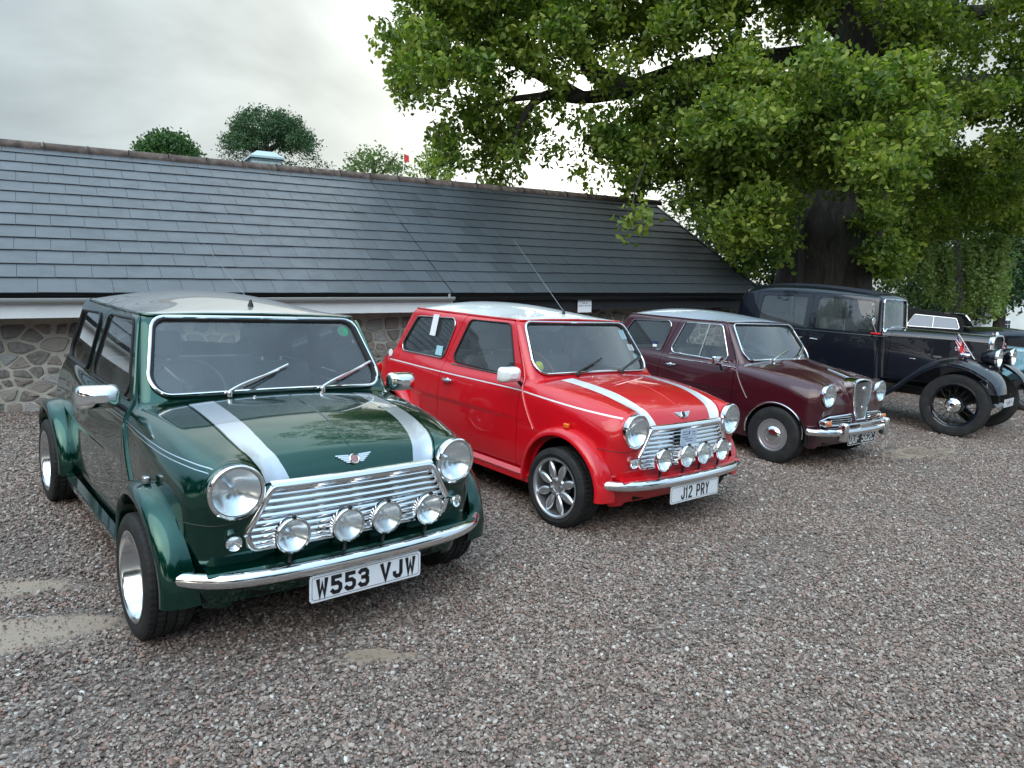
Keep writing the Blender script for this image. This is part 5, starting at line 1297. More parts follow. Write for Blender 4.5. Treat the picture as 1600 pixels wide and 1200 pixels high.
def winged_badge(root, c, tilt, s=1.0, centre='red_plastic'):
    M = Matrix.Translation(c) @ Matrix.Rotation(tilt, 4, 'Y')
    mb = MB(); mb.lathe([(.021 * s, -.002), (.021 * s, .004), (.018 * s, .007), (.016 * s, .006)], 'chrome', n=24)
    mb.lathe([(.016 * s, .005), (0, .006)], centre, n=20)
    for sg in (-1, 1):
        for k in range(5):
            y0, y1 = .020 * s, (.072 - .009 * k) * s; z = (.014 - .0068 * k) * s
            mb.box((.002, sg * (y0 + y1) / 2, z + .002 * s), (.006, (y1 - y0), .0052 * s), 'chrome', Matrix.Rotation(sg * .05, 3, 'X'))
    return mb.build('bonnet_badge', root, mat=M)
def car_mat(x, y, a): return Matrix.Translation((x, y, 0)) @ Matrix.Rotation(a, 4, 'Z')
def sport_mini(name, pose, label, cfg):
    root = empty(name, car_mat(*pose), label, 'car', 'small classic saloons in the row')
    f, doors, bon = mini_body(root, cfg); pnt = cfg['paint']
    # grille: chrome surround, slats, dark backing
    C = contour(GR, .03, 6); F_ = lambda z: float(_F(z))
    mb = MB(); mb.box((.345, 0, .545), (.01, .92, .26), 'under'); mb.build('grille_backing', root)
    V = np.stack([np.array([F_(c[1]) - .10 * c[0] ** 2 + .006 for c in C]), C[:, 0], C[:, 1]], -1)
    mb = MB(); mb.tube(V, .016, 'chrome', n=10, closed=True, flat=.9); mb.build('grille_surround', root)
    yy = np.linspace(-.375, .375, 25); pth = np.stack([F_(.665) - .10 * yy ** 2 + .004, yy, np.full_like(yy, .667)], -1)
    mb = MB(); sweep(mb, pth, [(0, -.018), (.012, -.016), (.016, -.006), (.012, .010), (.002, .018), (-.012, .020), (-.012, -.018)], 'chrome', closed=True); mb.build('bonnet_edge_trim', root)
    ns = 8
    for k in range(ns):
        z = .452 + k * (.638 - .452) / (ns - 1); hw = float(np.interp(z, [.43, .50, .66], [.452, .466, .372])) - .012
        yy = np.linspace(-hw, hw, 25); pth = np.stack([F_(z) - .10 * yy ** 2 - .012, yy, np.full_like(yy, z)], -1)
        mb = MB(); sweep(mb, pth, [(-.004, -.0125), (.016, -.0105), (.0155, -.006), (.007, .005), (-.004, .0108)], 'chrome'); mb.build('slat', root)
    for sg in (-1, 1):
        lamp(root, 'headlight', (.405, sg * .508, .666), .107, .085, sg * .04, lens='lens_glass', rimw=.014)
        lamp(root, 'indicator_light', (.407, sg * .520, .472), .031, .02, sg * .25, lens='lens_glass', rimw=.005, bulb=False)
    # spot lamps on the bumper
    for k, y in enumerate(cfg['spots']):
        tiltz = .05
        o = lamp(root, 'spot_light', (.498, y, cfg.get('spot_z', .492)), cfg.get('spot_r', .072), .065, 0, lens='lens_glass' if k in (0, 3) else 'lens_flute', rimw=.009)
        m2 = MB(); m2.tube([(-.03, 0, -.070), (-.035, 0, -.115)], .008, 'black_trim', n=6); m2.box((.0, 0, cfg.get('spot_r', .072) + .003), (.016, .012, .012), 'black_trim'); m2.build('bracket', o)
    bumper(root, .496, .343, .058, .690, .335)
    mb = MB(); yy = np.linspace(-.62, .62, 31); pth = np.stack([.435 - .10 * yy ** 2, yy, np.full_like(yy, .368)], -1)
    sweep(mb, pth, [(-.04, .012), (.03, .008), (.038, 0), (.03, -.004), (-.04, -.002)], pnt, closed=True); mb.build('valance_lip', root)
    bumper_r = np.linspace(-1, 1, 31); mb = MB(); sweep(mb, np.stack([-2.60 + .10 * bumper_r ** 2, -bumper_r * .68, np.full(31, .36)], -1), [(0, -.028), (.016, -.018), (.02, 0), (.016, .018), (0, .028), (-.004, 0)], 'chrome', closed=True); mb.build('rear_bumper', root)
    number_plate(root, .508, .258, .52, .111, R(-3), cfg['plate'], cw=cfg.get('cw', .052), gap=cfg.get('lg', .010), sw=cfg.get('sw', .0165))
    # front and rear arches, sills
    for sg in (-1, 1):
        flare(root, f, 0, sg, pnt, yl=.778); flare(root, f, -2.036, sg, pnt, yl=.775)
        mb = MB(); xs = np.linspace(-1.72, -.30, 12); P = [[(x, sg * .70, .27), (x, sg * .725, .245), (x, sg * .722, .20), (x, sg * .66, .185)] for x in xs]; mb.grid(np.array(P), pnt, flip=sg > 0); mb.build('sill', root)
        mb = MB(); mb.box((-.95, sg * .727, .243), (1.35, .004, .004), cfg.get('sillt', 'black_trim')); mb.build('sill_trim', root)
        if sg < 0 or cfg.get('far_mirror', True): door_mirror(root, sg, cfg['mirror'], cfg['mirror_arm'])
        handle(doors[0 if sg < 0 else 1], sg)
        mb = MB(); mb.rbox((.015, sg * .722, .648), (.040, .028, .030), .008, cfg['repeater']); mb.build('side_repeater_light', root)
        for wx, y in ((0, .69), (-2.036, .685)): make_wheel(root, wx, sg * y, .252, sg, cfg['wheel'], .252, .172)
    rear_lamps(root, f)
    wiper(root, f, *cfg['wipe'][0], cfg['wipermat']); wiper(root, f, *cfg['wipe'][1], cfg['wipermat'])
    aerial(root, f, (-.80, .0, 1.30), cfg['aerial'], cfg['aerial_len'])
    winged_badge(root, tuple(on(f, [(.375, 0, .735)])[0][0] + np.array([.003, 0, .002])), R(-38), 1.15, cfg.get('badge', 'badge_centre'))
    xs = np.linspace(-.29, .34, 16); V, N = on(f, np.stack([xs, 0 * xs, _TC(xs)], -1)); mb = MB(); mb.tube(V - N * .0015, .0045, pnt, n=8); mb.build('bonnet_ridge', root)
    mb = MB()
    for sg in (-1, 1):
        V, _ = on(f, [(-.30, sg * .17, .90)]); mb.lathe([(.010, -.004), (.009, .006), (0, .009)], 'chrome', o=tuple(V[0]), axis='z', n=10)
    mb.build('washer_jet', root)
    return root, f, doors, bon
green, gf_, gdoors, gbon = sport_mini('green_saloon_car', (-.8858, 3.1888, -.8439), 'small dark green classic car with silver roof and silver bonnet stripes, plate W553 VJW', dict(
    kind='mini', paint='green_paint', roof='silver_paint', stripe='silver_stripe', wtrim='chrome', strim='black_trim', wheel='dish', plate='W553 VJW',
    spots=(-.325, -.09, .09, .305), mirror='chrome', mirror_arm='black_trim', repeater='dull_chrome', wipermat='dull_chrome', seat='seat_dark',
    pin=[(.792, .742, (-.007, .007), .0013, 'silver_stripe')], wipe=[(-.27, .0, .905, 1.0), (.20, .50, .905, 1.0)], aerial=(-.69, -.05, .345), aerial_len=.75, gutter='green_paint'))
red, rf_, rdoors, rbon = sport_mini('red_saloon_car', (.8861, 4.8125, -.8495), 'small bright red classic car with white roof and white bonnet stripes, plate J12 PRY', dict(
    kind='mini', far_mirror=False, paint='red_paint', roof='white_paint', stripe='white_stripe', wtrim='chrome', strim='dull_chrome', wheel='petal', plate='J12 PRY',
    spots=(-.335, -.10, .08, .29), mirror='white_paint', mirror_arm='black_trim', repeater='amber', wipermat='black_trim', seat='seat_grey',
    sillt='dull_chrome', pin=[(.795, .742, (0,), .0045, 'white_stripe')], wipe=[(-.27, .0, .905, .98), (.20, .50, .905, .98)], aerial=(-.56, -.06, .53), aerial_len=.78, wheelrim='wood_rim', badge='black_trim', cw=.040, lg=.010, sw=.012))
# ------------------------------------------------------------------ burgundy saloon with the upright grille
def hornet():
    root = empty('burgundy_saloon_car', car_mat(2.9758, 6.8927, -.8911), 'small burgundy classic saloon with pale blue-grey roof, upright chrome grille and plate DUF 562C', 'car', 'small classic saloons in the row')
    cfg = dict(kind='hornet', paint='burgundy_paint', roof='pale_grey_paint', wtrim='chrome', strim='chrome', seat='seat_grey', headrest=False, arch=.295, bonnet_z=.70,
               wheelrim='black_plastic', pin=None)
    f, doors, bon = mini_body(root, cfg)
    # two bright strips along the waist and a strip round the scuttle
    for zz in (.838,):
        for sg in (-1, 1):
            xs = np.linspace(-2.15, -.46, 30); V, N = on(f, np.stack([xs, sg * .69 + 0 * xs, np.full(30, zz)], -1)); mb = MB(); mb.tube(V + N * .003, .0055, 'chrome', n=6); mb.build('side_strip', root)
    yy = np.linspace(-.64, .64, 31); V, N = on(f, np.stack([-.36 - .10 * yy ** 2, yy, .905 - .16 * yy ** 2], -1)); mb = MB(); mb.tube(V + N * .002, .0055, 'chrome', n=6); mb.build('scuttle_strip', root)
    # upright grille: chrome shell with vertical bars
    def hw(z): return float(np.interp(z, [.45, .60, .74, .80], [.098, .135, .172, .178]))
    zt, zb, xg = .80, .44, .455
    O = [(-hw(zb), zb), (hw(zb), zb), (hw(.60), .60), (hw(.74), .74), (.172, zt), (.10, zt + .022), (0, zt + .030), (-.10, zt + .022), (-.172, zt), (-hw(.74), .74), (-hw(.60), .60)]
    def ring(sc, x, dz=0): return [(x + .04 * (.62 - z), y * sc, .62 + (z - .62) * (1 - (1 - sc) * .55) + dz) for y, z in O]
    P = np.array([ring(1.0, xg - .12), ring(1.03, xg - .015), ring(1.02, xg), ring(.93, xg + .008), ring(.84, xg + .002), ring(.80, xg - .02)])
    mb = MB(); mb.grid(P, 'chrome', cv=True, flip=True); mb.build('grille_shell', root, 50)
    mb = MB(); mb.add(np.array(ring(.84, xg - .02)), [tuple(range(len(O)))], 'under'); mb.build('grille_backing', root)
    for k in range(13):
        y = (k - 6) * .0225; zl = .47; zh = zt - .015 + .01 * (1 - (y / .15) ** 2)
        y0, y1 = y * hw(.46) / hw(.78), y
        mb = MB(); mb.tube([(xg + .006 + .04 * (.62 - zl), y0 * .98, zl), (xg + .003, (y0 + y1) / 2 * 1.02, .63), (xg + .003 + .04 * (.62 - zh), y1, zh)], .0042, 'dull_chrome', n=6); mb.build('grille_bar', root)
    mb = MB(); mb.lathe([(.026, 0), (.024, .008), (.012, .012), (0, .013)], 'chrome', o=(xg + .004, 0, .735), n=20); mb.box((xg + .008, .0, .735), (.008, .085, .010), 'chrome'); mb.build('grille_badge', root)
    mb = MB(); mb.lathe([(.018, 0), (.016, .007), (0, .010)], 'chrome', o=(xg + .006, 0, .56), n=16); mb.build('grille_medallion', root)
    # bright strip down the bonnet
    xs = np.linspace(.10, .44, 14); V, N = on(f, np.stack([xs, 0 * xs, .83 + .22 * (.40 - xs)], -1)); mb = MB(); mb.tube(V + N * .004, np.linspace(.006, .013, 14), 'chrome', n=8, flat=.7, up=N); mb.build('bonnet_strip', root)
    # side grilles with lamps
    for sg in (-1, 1):
        mb = MB(); y0, y1, z0, z1 = .135, .60, .405, .475
        C = contour([(y0, z0), (y1 - .02, z0 + .005), (y1, z1 - .02), (y1 - .12, z1 + .015), (y0, z1 + .03)], .012, 4)
        V = np.array([(.445 - .16 * c[0] ** 2.2 * 1.2, sg * c[0], c[1]) for c in C]); mb.tube(V, .008, 'chrome', n=6, closed=True)
        mb.build('side_grille_frame', root)
        mb = MB(); mb.add(V - [.012, 0, 0], [tuple(range(len(V)))], 'under'); mb.build('side_grille_backing', root)
        for k in range(4):
            zz = z0 + .018 + k * .019; yy = np.linspace(y0 + .01, y1 - .13, 8); mb = MB(); mb.tube(np.stack([.452 - .19 * yy ** 2.2, sg * yy, np.full(8, zz)], -1), .0058, 'chrome', n=6); mb.build('side_grille_bar', root)
        mb = MB(); mb.rbox((.415, sg * .53, .437), (.05, .115, .055), .012, 'chrome'); mb.build('lamp_housing', root)
        mb = MB(); mb.lathe([(.028, -.01), (.027, .010), (.018, .018), (0, .020)], 'amber', o=(.437, sg * .535, .437), n=20); mb.build('indicator_light', root)
        lamp(root, 'headlight', (.400, sg * .500, .682), .104, .08, sg * .04, lens='lens_glass', rimw=.014)
        # wheel arch bright lip
        t = np.linspace(-.02, PI + .10, 40); V, N = on(f, np.stack([.300 * np.cos(t), np.full(40, sg * .70), .262 + .300 * np.sin(t)], -1)); V[:, 1] += sg * .004; mb = MB(); mb.tube(V, .0085, 'chrome', n=7); mb.build('wheel_arch_trim', root)
        t = np.linspace(-.02, PI + .02, 40); V, N = on(f, np.stack([-2.036 + .300 * np.cos(t), np.full(40, sg * .70), .262 + .300 * np.sin(t)], -1)); V[:, 1] += sg * .004; mb = MB(); mb.tube(V, .0085, 'chrome', n=7); mb.build('wheel_arch_trim', root)
        handle(doors[0 if sg < 0 else 1], sg, -1.26, .762)
        # sliding window divider
        V, N = on(f, [(-.93, sg * .65, .875), (-.905, sg * .62, 1.05), (-.885, sg * .59, 1.22)]); mb = MB(); mb.tube(V, .009, 'dull_chrome', n=6, flat=.6, up=N); mb.build('window_divider', root)
        for wx in (0, -2.036): make_wheel(root, wx, sg * .625, .262, sg, 'cap', .262, .145)
    # mirror on a stalk
    mb = MB(); mb.rbox((-.60, -.80, .885), (.05, .15, .085), .018, 'chrome'); mb.tube([(-.60, -.76, .86), (-.59, -.74, .80), (-.60, -.712, .79)], .010, 'black_trim', n=8); mb.build('door_mirror', root)
    # bumper, overriders, plate, centre bar
    bumper(root, .515, .358, .062, .69, .335)
    for sg in (-1, 1):
        mb = MB(); mb.rbox((.515, sg * .40, .365), (.085, .062, .175), .028, 'chrome', n=4); mb.build('overrider', root)
    yy = np.linspace(-.40, .40, 17); mb = MB(); mb.tube(np.stack([.535 - .06 * yy ** 2, yy, np.full(17, .435)], -1), .0095, 'chrome', n=8); mb.build('guard_bar', root)
    mb = MB(); mb.rbox((.52, 0, .405), (.02, .20, .045), .008, 'chrome'); mb.build('bumper_emblem', root)
    number_plate(root, .500, .280, .52, .105, R(2), 'DUF 562C', black=True, cw=.052, gap=.0095, sw=.0125)
    rear_lamps(root, f)
    wiper(root, f, -.22, .12, .905, .985, 'dull_chrome'); wiper(root, f, .24, .52, .905, 1.0, 'dull_chrome')
    mb = MB(); yy = np.linspace(-.6, .6, 21); sweep(mb, np.stack([.43 - .10 * yy ** 2, yy, np.full(21, .385)], -1), [(-.04, .008), (.02, .006), (.026, 0), (-.04, -.002)], 'burgundy_paint', closed=True); mb.build('valance_lip', root)
hornet()
simple('hood_cloth', (.006, .006, .007), .9); simple('screen_film', (.16, .20, .26), .12, coat=1.0)
simple('card_blue', (.50, .62, .74), .3, coat=.6)
simple('roof_cloth', (.008, .011, .022), .75)
# ------------------------------------------------------------------ upright thirties saloon
_VP = spl([-3.2, -3.0, -2.6, -1.9, -1.4, -1.0], [.47, .545, .60, .63, .61, .54]); _VS = spl([.4, .7, 1.11, 1.4, 1.7], [-.03, -.005, 0, -.03, -.075])
_VT = spl([-3.25, -3.0, -2.75, -2.3, -1.7, -1.0], [1.52, 1.66, 1.725, 1.755, 1.735, 1.655]); _VR = spl([.4, .8, 1.2, 1.5, 1.75], [-3.06, -3.13, -3.17, -3.14, -3.0])
def vint_f(x, y, z):
    ay = np.sqrt(y * y + 1e-6)
    c = smax(ay - (_VP(x) + _VS(z)), z - (_VT(x) - .16 * y * y), .07); c = smax(c, x - (-.985 - .10 * (z - 1.1) - .10 * y * y), .045); c = smax(c, _VR(z) + .14 * y * y - x, .13); c = smax(c, .44 - z, .02)
    hw = np.interp(x, [-1.05, .20], [.455, .215])
    b = smax(ay - (hw + .012 * np.clip(1.2 - z, 0, 1)), (z - (1.222 - .012 * np.clip(x, -1, 1) - .22 * y * y)) * .98, .075); b = smax(b, x - .165, .012); b = smax(b, .56 - z, .02); b = smax(b, -1.3 - x, .05)
    return smin(c, b, .03)
VWS = [(-.43, 1.145), (.43, 1.145), (.41, 1.60), (-.41, 1.60)]; VW1 = [(-2.70, 1.15), (-1.99, 1.15), (-1.99, 1.575), (-2.68, 1.56)]; VW2 = [(-1.83, 1.15), (-1.09, 1.15), (-1.12, 1.565), (-1.83, 1.58)]
def vintage(name, pose, label, pnt, louvres=0, tourer=False, cat='car', group=None):
    root = empty(name, car_mat(*pose), label, cat, group)
    if 'vint' not in _shell:
        V, F = surface_nets(vint_f, (-3.3, -.75, .38), (.30, .75, 1.85), .0165); V, N = project(vint_f, V, 5)
        T = np.concatenate([F[:, [0, 1, 2]], F[:, [0, 2, 3]]]); cr_ = np.cross(V[T[:, 1]] - V[T[:, 0]], V[T[:, 2]] - V[T[:, 0]]); fl = (cr_ * N[T[:, 0]]).sum(1) < 0; T[fl] = T[fl][:, ::-1]; _shell['vint'] = Sh(V, N, T)
    S = _shell['vint']; f = vint_f
    S = S.clip(.47 - S.z())
    for wx in (0, -2.72): S = S.clip(np.where(np.abs(S.y()) < .40, -1, .40 - np.hypot(S.x() - wx, S.z() - .375)))
    if tourer: S = S.clip(np.where(S.x() < -.95, S.z() - 1.13, -1.0))
    # fabric roof insert
    rf = rpoly([(-2.95, -.44), (-2.95, .44), (-1.12, .44), (-1.12, -.44)], .15); ins, S = S.split(np.where(S.N[:, 2] > .55, rf(S.x(), S.y()), .05), .001)
    shobj('roof_covering', [(ins.offset(.006), 'roof_cloth')], root, .01)
    gl = []
    def cut(S, mask, poly, nm):
        fld = np.where(mask, poly, .06); gl.append((nm, S.clip(fld - .012).offset(-.012))); return S.clip(-fld)
    a_, b_, c_ = rpoly(VWS, .05), rpoly(VW1, .05), rpoly(VW2, .05)
    S = cut(S, (S.N[:, 0] > .5) & (S.z() > 1.12) & (S.x() > -1.4), a_(S.y(), S.z()), 'windscreen')
    rwf = rpoly([(-.3, 1.25), (.3, 1.25), (.3, 1.48), (-.3, 1.48)], .05); S = cut(S, (S.N[:, 0] < -.5) & (S.x() < -2.8), rwf(S.y(), S.z()), 'rear_window')
    for sg in (-1, 1):
        S = cut(S, (S.N[:, 1] * sg > .5) & (S.z() > 1.1), b_(S.x(), S.z()), 'side_window'); S = cut(S, (S.N[:, 1] * sg > .5) & (S.z() > 1.1), c_(S.x(), S.z()), 'side_window')
    d1 = rpoly([(-1.90, .50), (-1.00, .50), (-1.03, 1.62), (-1.90, 1.63)], .03); d2 = rpoly([(-2.52, .80), (-2.30, .50), (-1.92, .50), (-1.92, 1.62), (-2.76, 1.61), (-2.76, 1.12)], .03); doors = []
    for sg in (-1, 1):
        for dd in (d1, d2):
            D, S = S.split(np.where((S.N[:, 1] * sg > .35) & (S.z() < 1.66) & (S.x() < -.985), dd(S.x(), S.z()), .05), .0025); doors.append((sg, shobj('door', [(D, pnt)], root, .014)))
    Bn, S = S.split(np.maximum(-.90 - S.x(), .60 - S.z()), .0025)
    # centre hinge and side panels
    shobj('bonnet', [(Bn, pnt)], root, .012); shobj('body', [(S, pnt)], root, .014)
    for nm, g_ in gl: shobj(nm, [(g_, 'glass')], root, 0)
    if tourer: VW = [(-.43, 1.16), (.43, 1.16), (.40, 1.34), (-.40, 1.34)]
    else: VW = VWS
    for sg in (-1, 1):
        xs = np.linspace(-3.12, -.92, 30); V, N = on(f, np.stack([xs, sg * (_VP(xs) + .01), np.full(30, 1.112)], -1)); mb = MB(); mb.tube(V, .008, pnt, n=8, flat=1.4, up=N); mb.build('waist_moulding', root)
        xs = np.linspace(-.90, .155, 14); V, N = on(f, np.stack([xs, sg * np.interp(xs, [-1.05, .2], [.46, .22]), np.full(14, 1.145)], -1)); mb = MB(); mb.tube(V, .006, 'dull_chrome', n=6); mb.build('bonnet_hinge', root)
        for x_, y_ in ((-1.00, .64), (-2.0, .642)):
            pass
    xs = np.linspace(-.90, .155, 14); V, N = on(f, np.stack([xs, 0 * xs, np.full(14, 1.22)], -1)); mb = MB(); mb.tube(V, .005, 'dull_chrome', n=6); mb.build('bonnet_hinge', root)
    for k, (sg, d_) in enumerate(doors):
        x_ = -1.84 if k % 2 == 0 else -2.0; V, _ = on(f, [(x_, sg * .63, 1.0)]); y_ = V[0][1]; mb = MB(); mb.lathe([(.016, 0), (.015, .012), (.008, .03)], 'chrome', o=(x_, 0, 1.0), axis='y', n=12); q = np.array(mb.v[-1]); q[:, 1] = y_ + sg * q[:, 1]; mb.v[-1] = q
        mb.tube([(x_ - .015 * (1 if k % 2 == 0 else -1), y_ + sg * .038, 1.003), (x_ + .09 * (1 if k % 2 == 0 else -1), y_ + sg * .036, .998)], [.009, .006], 'chrome', n=8); mb.build('door_handle', d_)
    # windscreen frame
    C = contour(VW, .05); V, N = on(f, np.stack([-.985 - .1 * (C[:, 1] - 1.1), C[:, 0], C[:, 1]], -1)); mb = MB(); mb.tube(V + N * .006, .011, 'chrome', n=8, closed=True); mb.build('windscreen_frame', root)
    # bonnet side catches and louvres
    for sg in (-1, 1):
        for x_ in ((-.62, -.28) if not louvres else ()):
            hwx = np.interp(x_, [-1.05, .2], [.455, .215]) + .008; mb = MB(); mb.rbox((x_, sg * (hwx + .003), .86), (.07, .014, .012), .004, 'chrome'); mb.build('bonnet_catch', root)
        for k in range(louvres):
            x_ = -.80 + k * .055; hwx = np.interp(x_, [-1.05, .2], [.455, .215]) + .006; mb = MB(); mb.rbox((x_, sg * hwx, .86), (.026, .022, .30), .010, pnt); mb.build('louvre', root)
    # radiator
    P = []
    for sc, xx in ((1.03, .155), (1.06, .185), (1.05, .205), (.95, .212), (.86, .205)):
        hw = .232 * sc; t = np.linspace(0, PI, 15); ring = [(xx, -hw, .52)] + [(xx, -hw * math.cos(q) ** 1 if False else -hw * np.sign(math.cos(q)) * abs(math.cos(q)) ** .5, 1.12 + (.10 + .11 * (sc - .86)) * math.sin(q) ** .7) for q in t] + [(xx, hw, .52)]
        P.append(ring)
    mb = MB(); mb.grid(np.array(P), 'chrome'); mb.build('radiator_shell', root, 50)
    mb = MB(); mb.add(np.array(P[-1]) - [.012, 0, 0], [tuple(range(len(P[-1])))], 'under'); mb.build('radiator_core', root)
    for k in range(15):
        y_ = (k - 7) * .026; mb = MB(); mb.box((.200, y_, .85), (.012, .006, .62), pnt); mb.build('radiator_slat', root, 0)
    mb = MB(); mb.lathe([(.03, 0), (.03, .02), (.02, .03), (.012, .05), (0, .055)], 'chrome', o=(.17, 0, 1.225), axis='z', n=16); mb.build('radiator_cap', root)
    # fenders: crowned section swept over the wheel and down to the running board
    for sg in (-1, 1):
        cl_ = catmull([(.475, .575), (.425, .72), (.29, .845), (.10, .925), (-.10, .945), (-.30, .885), (-.48, .76), (-.66, .58), (-.82, .43), (-.98, .36), (-1.10, .345)], 6)
        P = []
        for i, (x_, z_) in enumerate(cl_):
            t = i / (len(cl_) - 1); T_ = cl_[min(i + 1, len(cl_) - 1)] - cl_[max(i - 1, 0)]; T_ = T_ / np.linalg.norm(T_); nz = np.array([-T_[1], T_[0]]) * (-1)
            if nz[1] < 0 and T_[0] < 0: nz = -nz
            yi = np.interp(t, [0, .15, .5, 1], [.46, .36, .38, .50]); yo = .755; hgt = np.interp(t, [0, .2, .6, 1], [.03, .075, .07, .02]); sec = []
            for u in np.linspace(0, 1, 9):
                yy = yi + (yo - yi) * u; dz = -hgt * (abs(u - .35) / .65) ** 2.4 if u > .35 else -hgt * .2 * ((.35 - u) / .35) ** 2
                sec.append((x_ + nz[0] * dz, sg * yy, z_ + nz[1] * dz))
            sec.append((x_ + nz[0] * (-hgt - .030), sg * (yo + .002), z_ + nz[1] * (-hgt - .030)))
            # underside
            for u in np.linspace(1, 0, 5): sec.append((x_ + nz[0] * (-hgt * .9 - .022) * (.4 + .6 * u), sg * (yi + (yo - .010 - yi) * u), z_ + nz[1] * (-hgt * .9 - .022) * (.4 + .6 * u)))
            P.append(sec)
        P = np.array(P); mb = MB(); mb.grid(P, pnt, cv=True, flip=sg > 0); mb.add(P[0], [tuple(range(P.shape[1]))], pnt); mb.build('front_fender', root, 50)
        mb = MB(); mb.tube(P[:, 9], .007, pnt, n=6); mb.build('fender_bead', root)
        mb = MB(); mb.rbox((-1.68, sg * .63, .345), (1.25, .26, .035), .012, 'rubber'); mb.build('running_board', root)
        t = np.linspace(-.25, PI + .1, 26); P = [[(-2.72 + (.43 + .02 * (1 - abs(2 * u - 1))) * math.cos(q), sg * (.52 + .24 * u), .375 + (.43 + .05 * math.sin(PI * u)) * math.sin(q)) for u in np.linspace(0, 1, 7)] for q in t]; mb = MB(); mb.grid(np.array(P), pnt, flip=sg < 0); mb.build('rear_fender', root, 50)
        for wx in (0, -2.72): make_wheel(root, wx, sg * .645, .375, sg, 'wire', .375, .125)
        o = lamp(root, 'headlight', (.315, sg * .325, .975), .112, .20, 0, shell='black_paint', lens='lens_glass', rimw=.012)
        mb = MB(); mb.tube([(.20, sg * .325, .88), (.20, sg * .325, .70), (.12, sg * .40, .62)], .016, pnt, n=8); mb.build('headlight_bracket', root)
        mb = MB(); mb.rbox((.02, sg * .60, .985), (.12, .06, .05), .024, 'chrome'); mb.build('side_light', root)
    mb = MB(); mb.tube([(.20, -.40, .78), (.20, .40, .78)], .014, pnt, n=8); mb.build('lamp_bar', root)
    mb = MB(); t = np.linspace(0, 1, 8); mb.grid(np.array([[(.17 + .20 * q - .05 * q * q, y_, .66 - .30 * q) for y_ in (-.47, -.2, .2, .47)] for q in t]), pnt, flip=True); mb.build('front_apron', root)
    mb = MB(); mb.tube([(0, -.62, .37), (0, .62, .37)], .035, 'under', n=8); mb.tube([(-2.72, -.62, .37), (-2.72, .62, .37)], .05, 'under', n=8)
    mb.box((-1.3, 0, .46), (2.9, .84, .10), 'under'); mb.box((.18, .26, .47), (.36, .05, .10), 'under'); mb.box((.18, -.26, .47), (.36, .05, .10), 'under'); mb.build('chassis', root)
    # cabin
    mb = MB(); mb.box((-2.0, 0, .54), (2.1, 1.05, .03), 'cabin_dark'); mb.rbox((-1.55, -.27, .80), (.48, .50, .20), .06, 'seat_dark'); mb.rbox((-1.78, -.27, 1.05), (.14, .50, .52), .06, 'seat_dark'); mb.rbox((-1.55, .27, .80), (.48, .50, .20), .06, 'seat_dark'); mb.rbox((-1.78, .27, 1.05), (.14, .50, .52), .06, 'seat_dark'); mb.rbox((-2.75, 0, 1.02), (.16, 1.0, .56), .07, 'seat_dark'); mb.rbox((-2.5, 0, .78), (.5, 1.0, .2), .06, 'seat_dark'); mb.box((-1.08, 0, 1.08), (.04, .96, .14), 'wood_rim'); mb.build('cabin', root)
    mb = MB(); t = np.linspace(0, 2 * PI, 30, endpoint=False); c0 = np.array([-1.30, -.27, 1.10]); mb.tube([c0 + .21 * (math.cos(q) * np.array([0, 1, 0]) + math.sin(q) * np.array([-.45, 0, .89])) for q in t], .012, 'black_plastic', n=7, closed=True); mb.tube([c0, (-1.06, -.27, .90)], .018, 'black_plastic'); mb.build('steering_wheel', root)
    return root, f, doors
KP = (5.8369, 8.9478, -.82)
vk, vf, vdoors = vintage('black_vintage_saloon', KP, 'tall black vintage saloon car with wire wheels, swept wings and small union flags', 'black_paint')
# round mirror, cloth behind the screen, plate
mb = MB(); mb.lathe([(.0, -.02), (.045, -.012), (.055, 0), (.05, .006), (0, .006)], 'chrome', o=(-1.06, -.64, 1.30), axis='x', n=20); mb.tube([(-1.07, -.64, 1.28), (-1.03, -.59, 1.16)], .006, 'chrome', n=6); mb.build('door_mirror', vk)
mb = MB(); mb.rbox((-1.03, -.60, 1.145), (.13, .03, .028), .010, 'red_plastic'); mb.build('red_trim_piece', vk)
xs = np.linspace(0, 1, 9); cl_ = np.array([[(-1.135 + .02 * math.sin(9 * u + 4 * w_), -.33 + .20 * (u - .5) * (.55 + .6 * w_) + .05 * w_, 1.575 - .36 * w_ - .05 * abs(u - .5)) for u in xs] for w_ in np.linspace(0, 1, 9)])
mb = MB(); mb.grid(cl_, 'cream_cloth'); mb.grid(cl_ - [.004, 0, 0], 'cream_cloth', flip=True); mb.build('hanging_cloth', vk, 60, label='cream cloth rosette hanging inside the windscreen')
def pl(root):
    M = Matrix.Translation((.41, 0, .43)); mb = MB(); mb.box((-.004, 0, 0), (.006, .42, .10), 'plate_white'); p = mb.build('number_plate', root, 0, mat=M)
    t = MB(); t.box((.0006, -.05, -.012), (.001, .03, .035), 'letter_black'); t.box((.0006, -.0, .01), (.001, .022, .03), 'letter_black'); t.box((.0006, .03, -.005), (.001, .05, .008), 'letter_black'); t.build('worn_lettering', p, 0)
    mb = MB(); mb.box((.30, -.12, .44), (.22, .02, .02), 'under'); mb.box((.30, .12, .44), (.22, .02, .02), 'under'); mb.build('plate_bracket', root)
pl(vk)
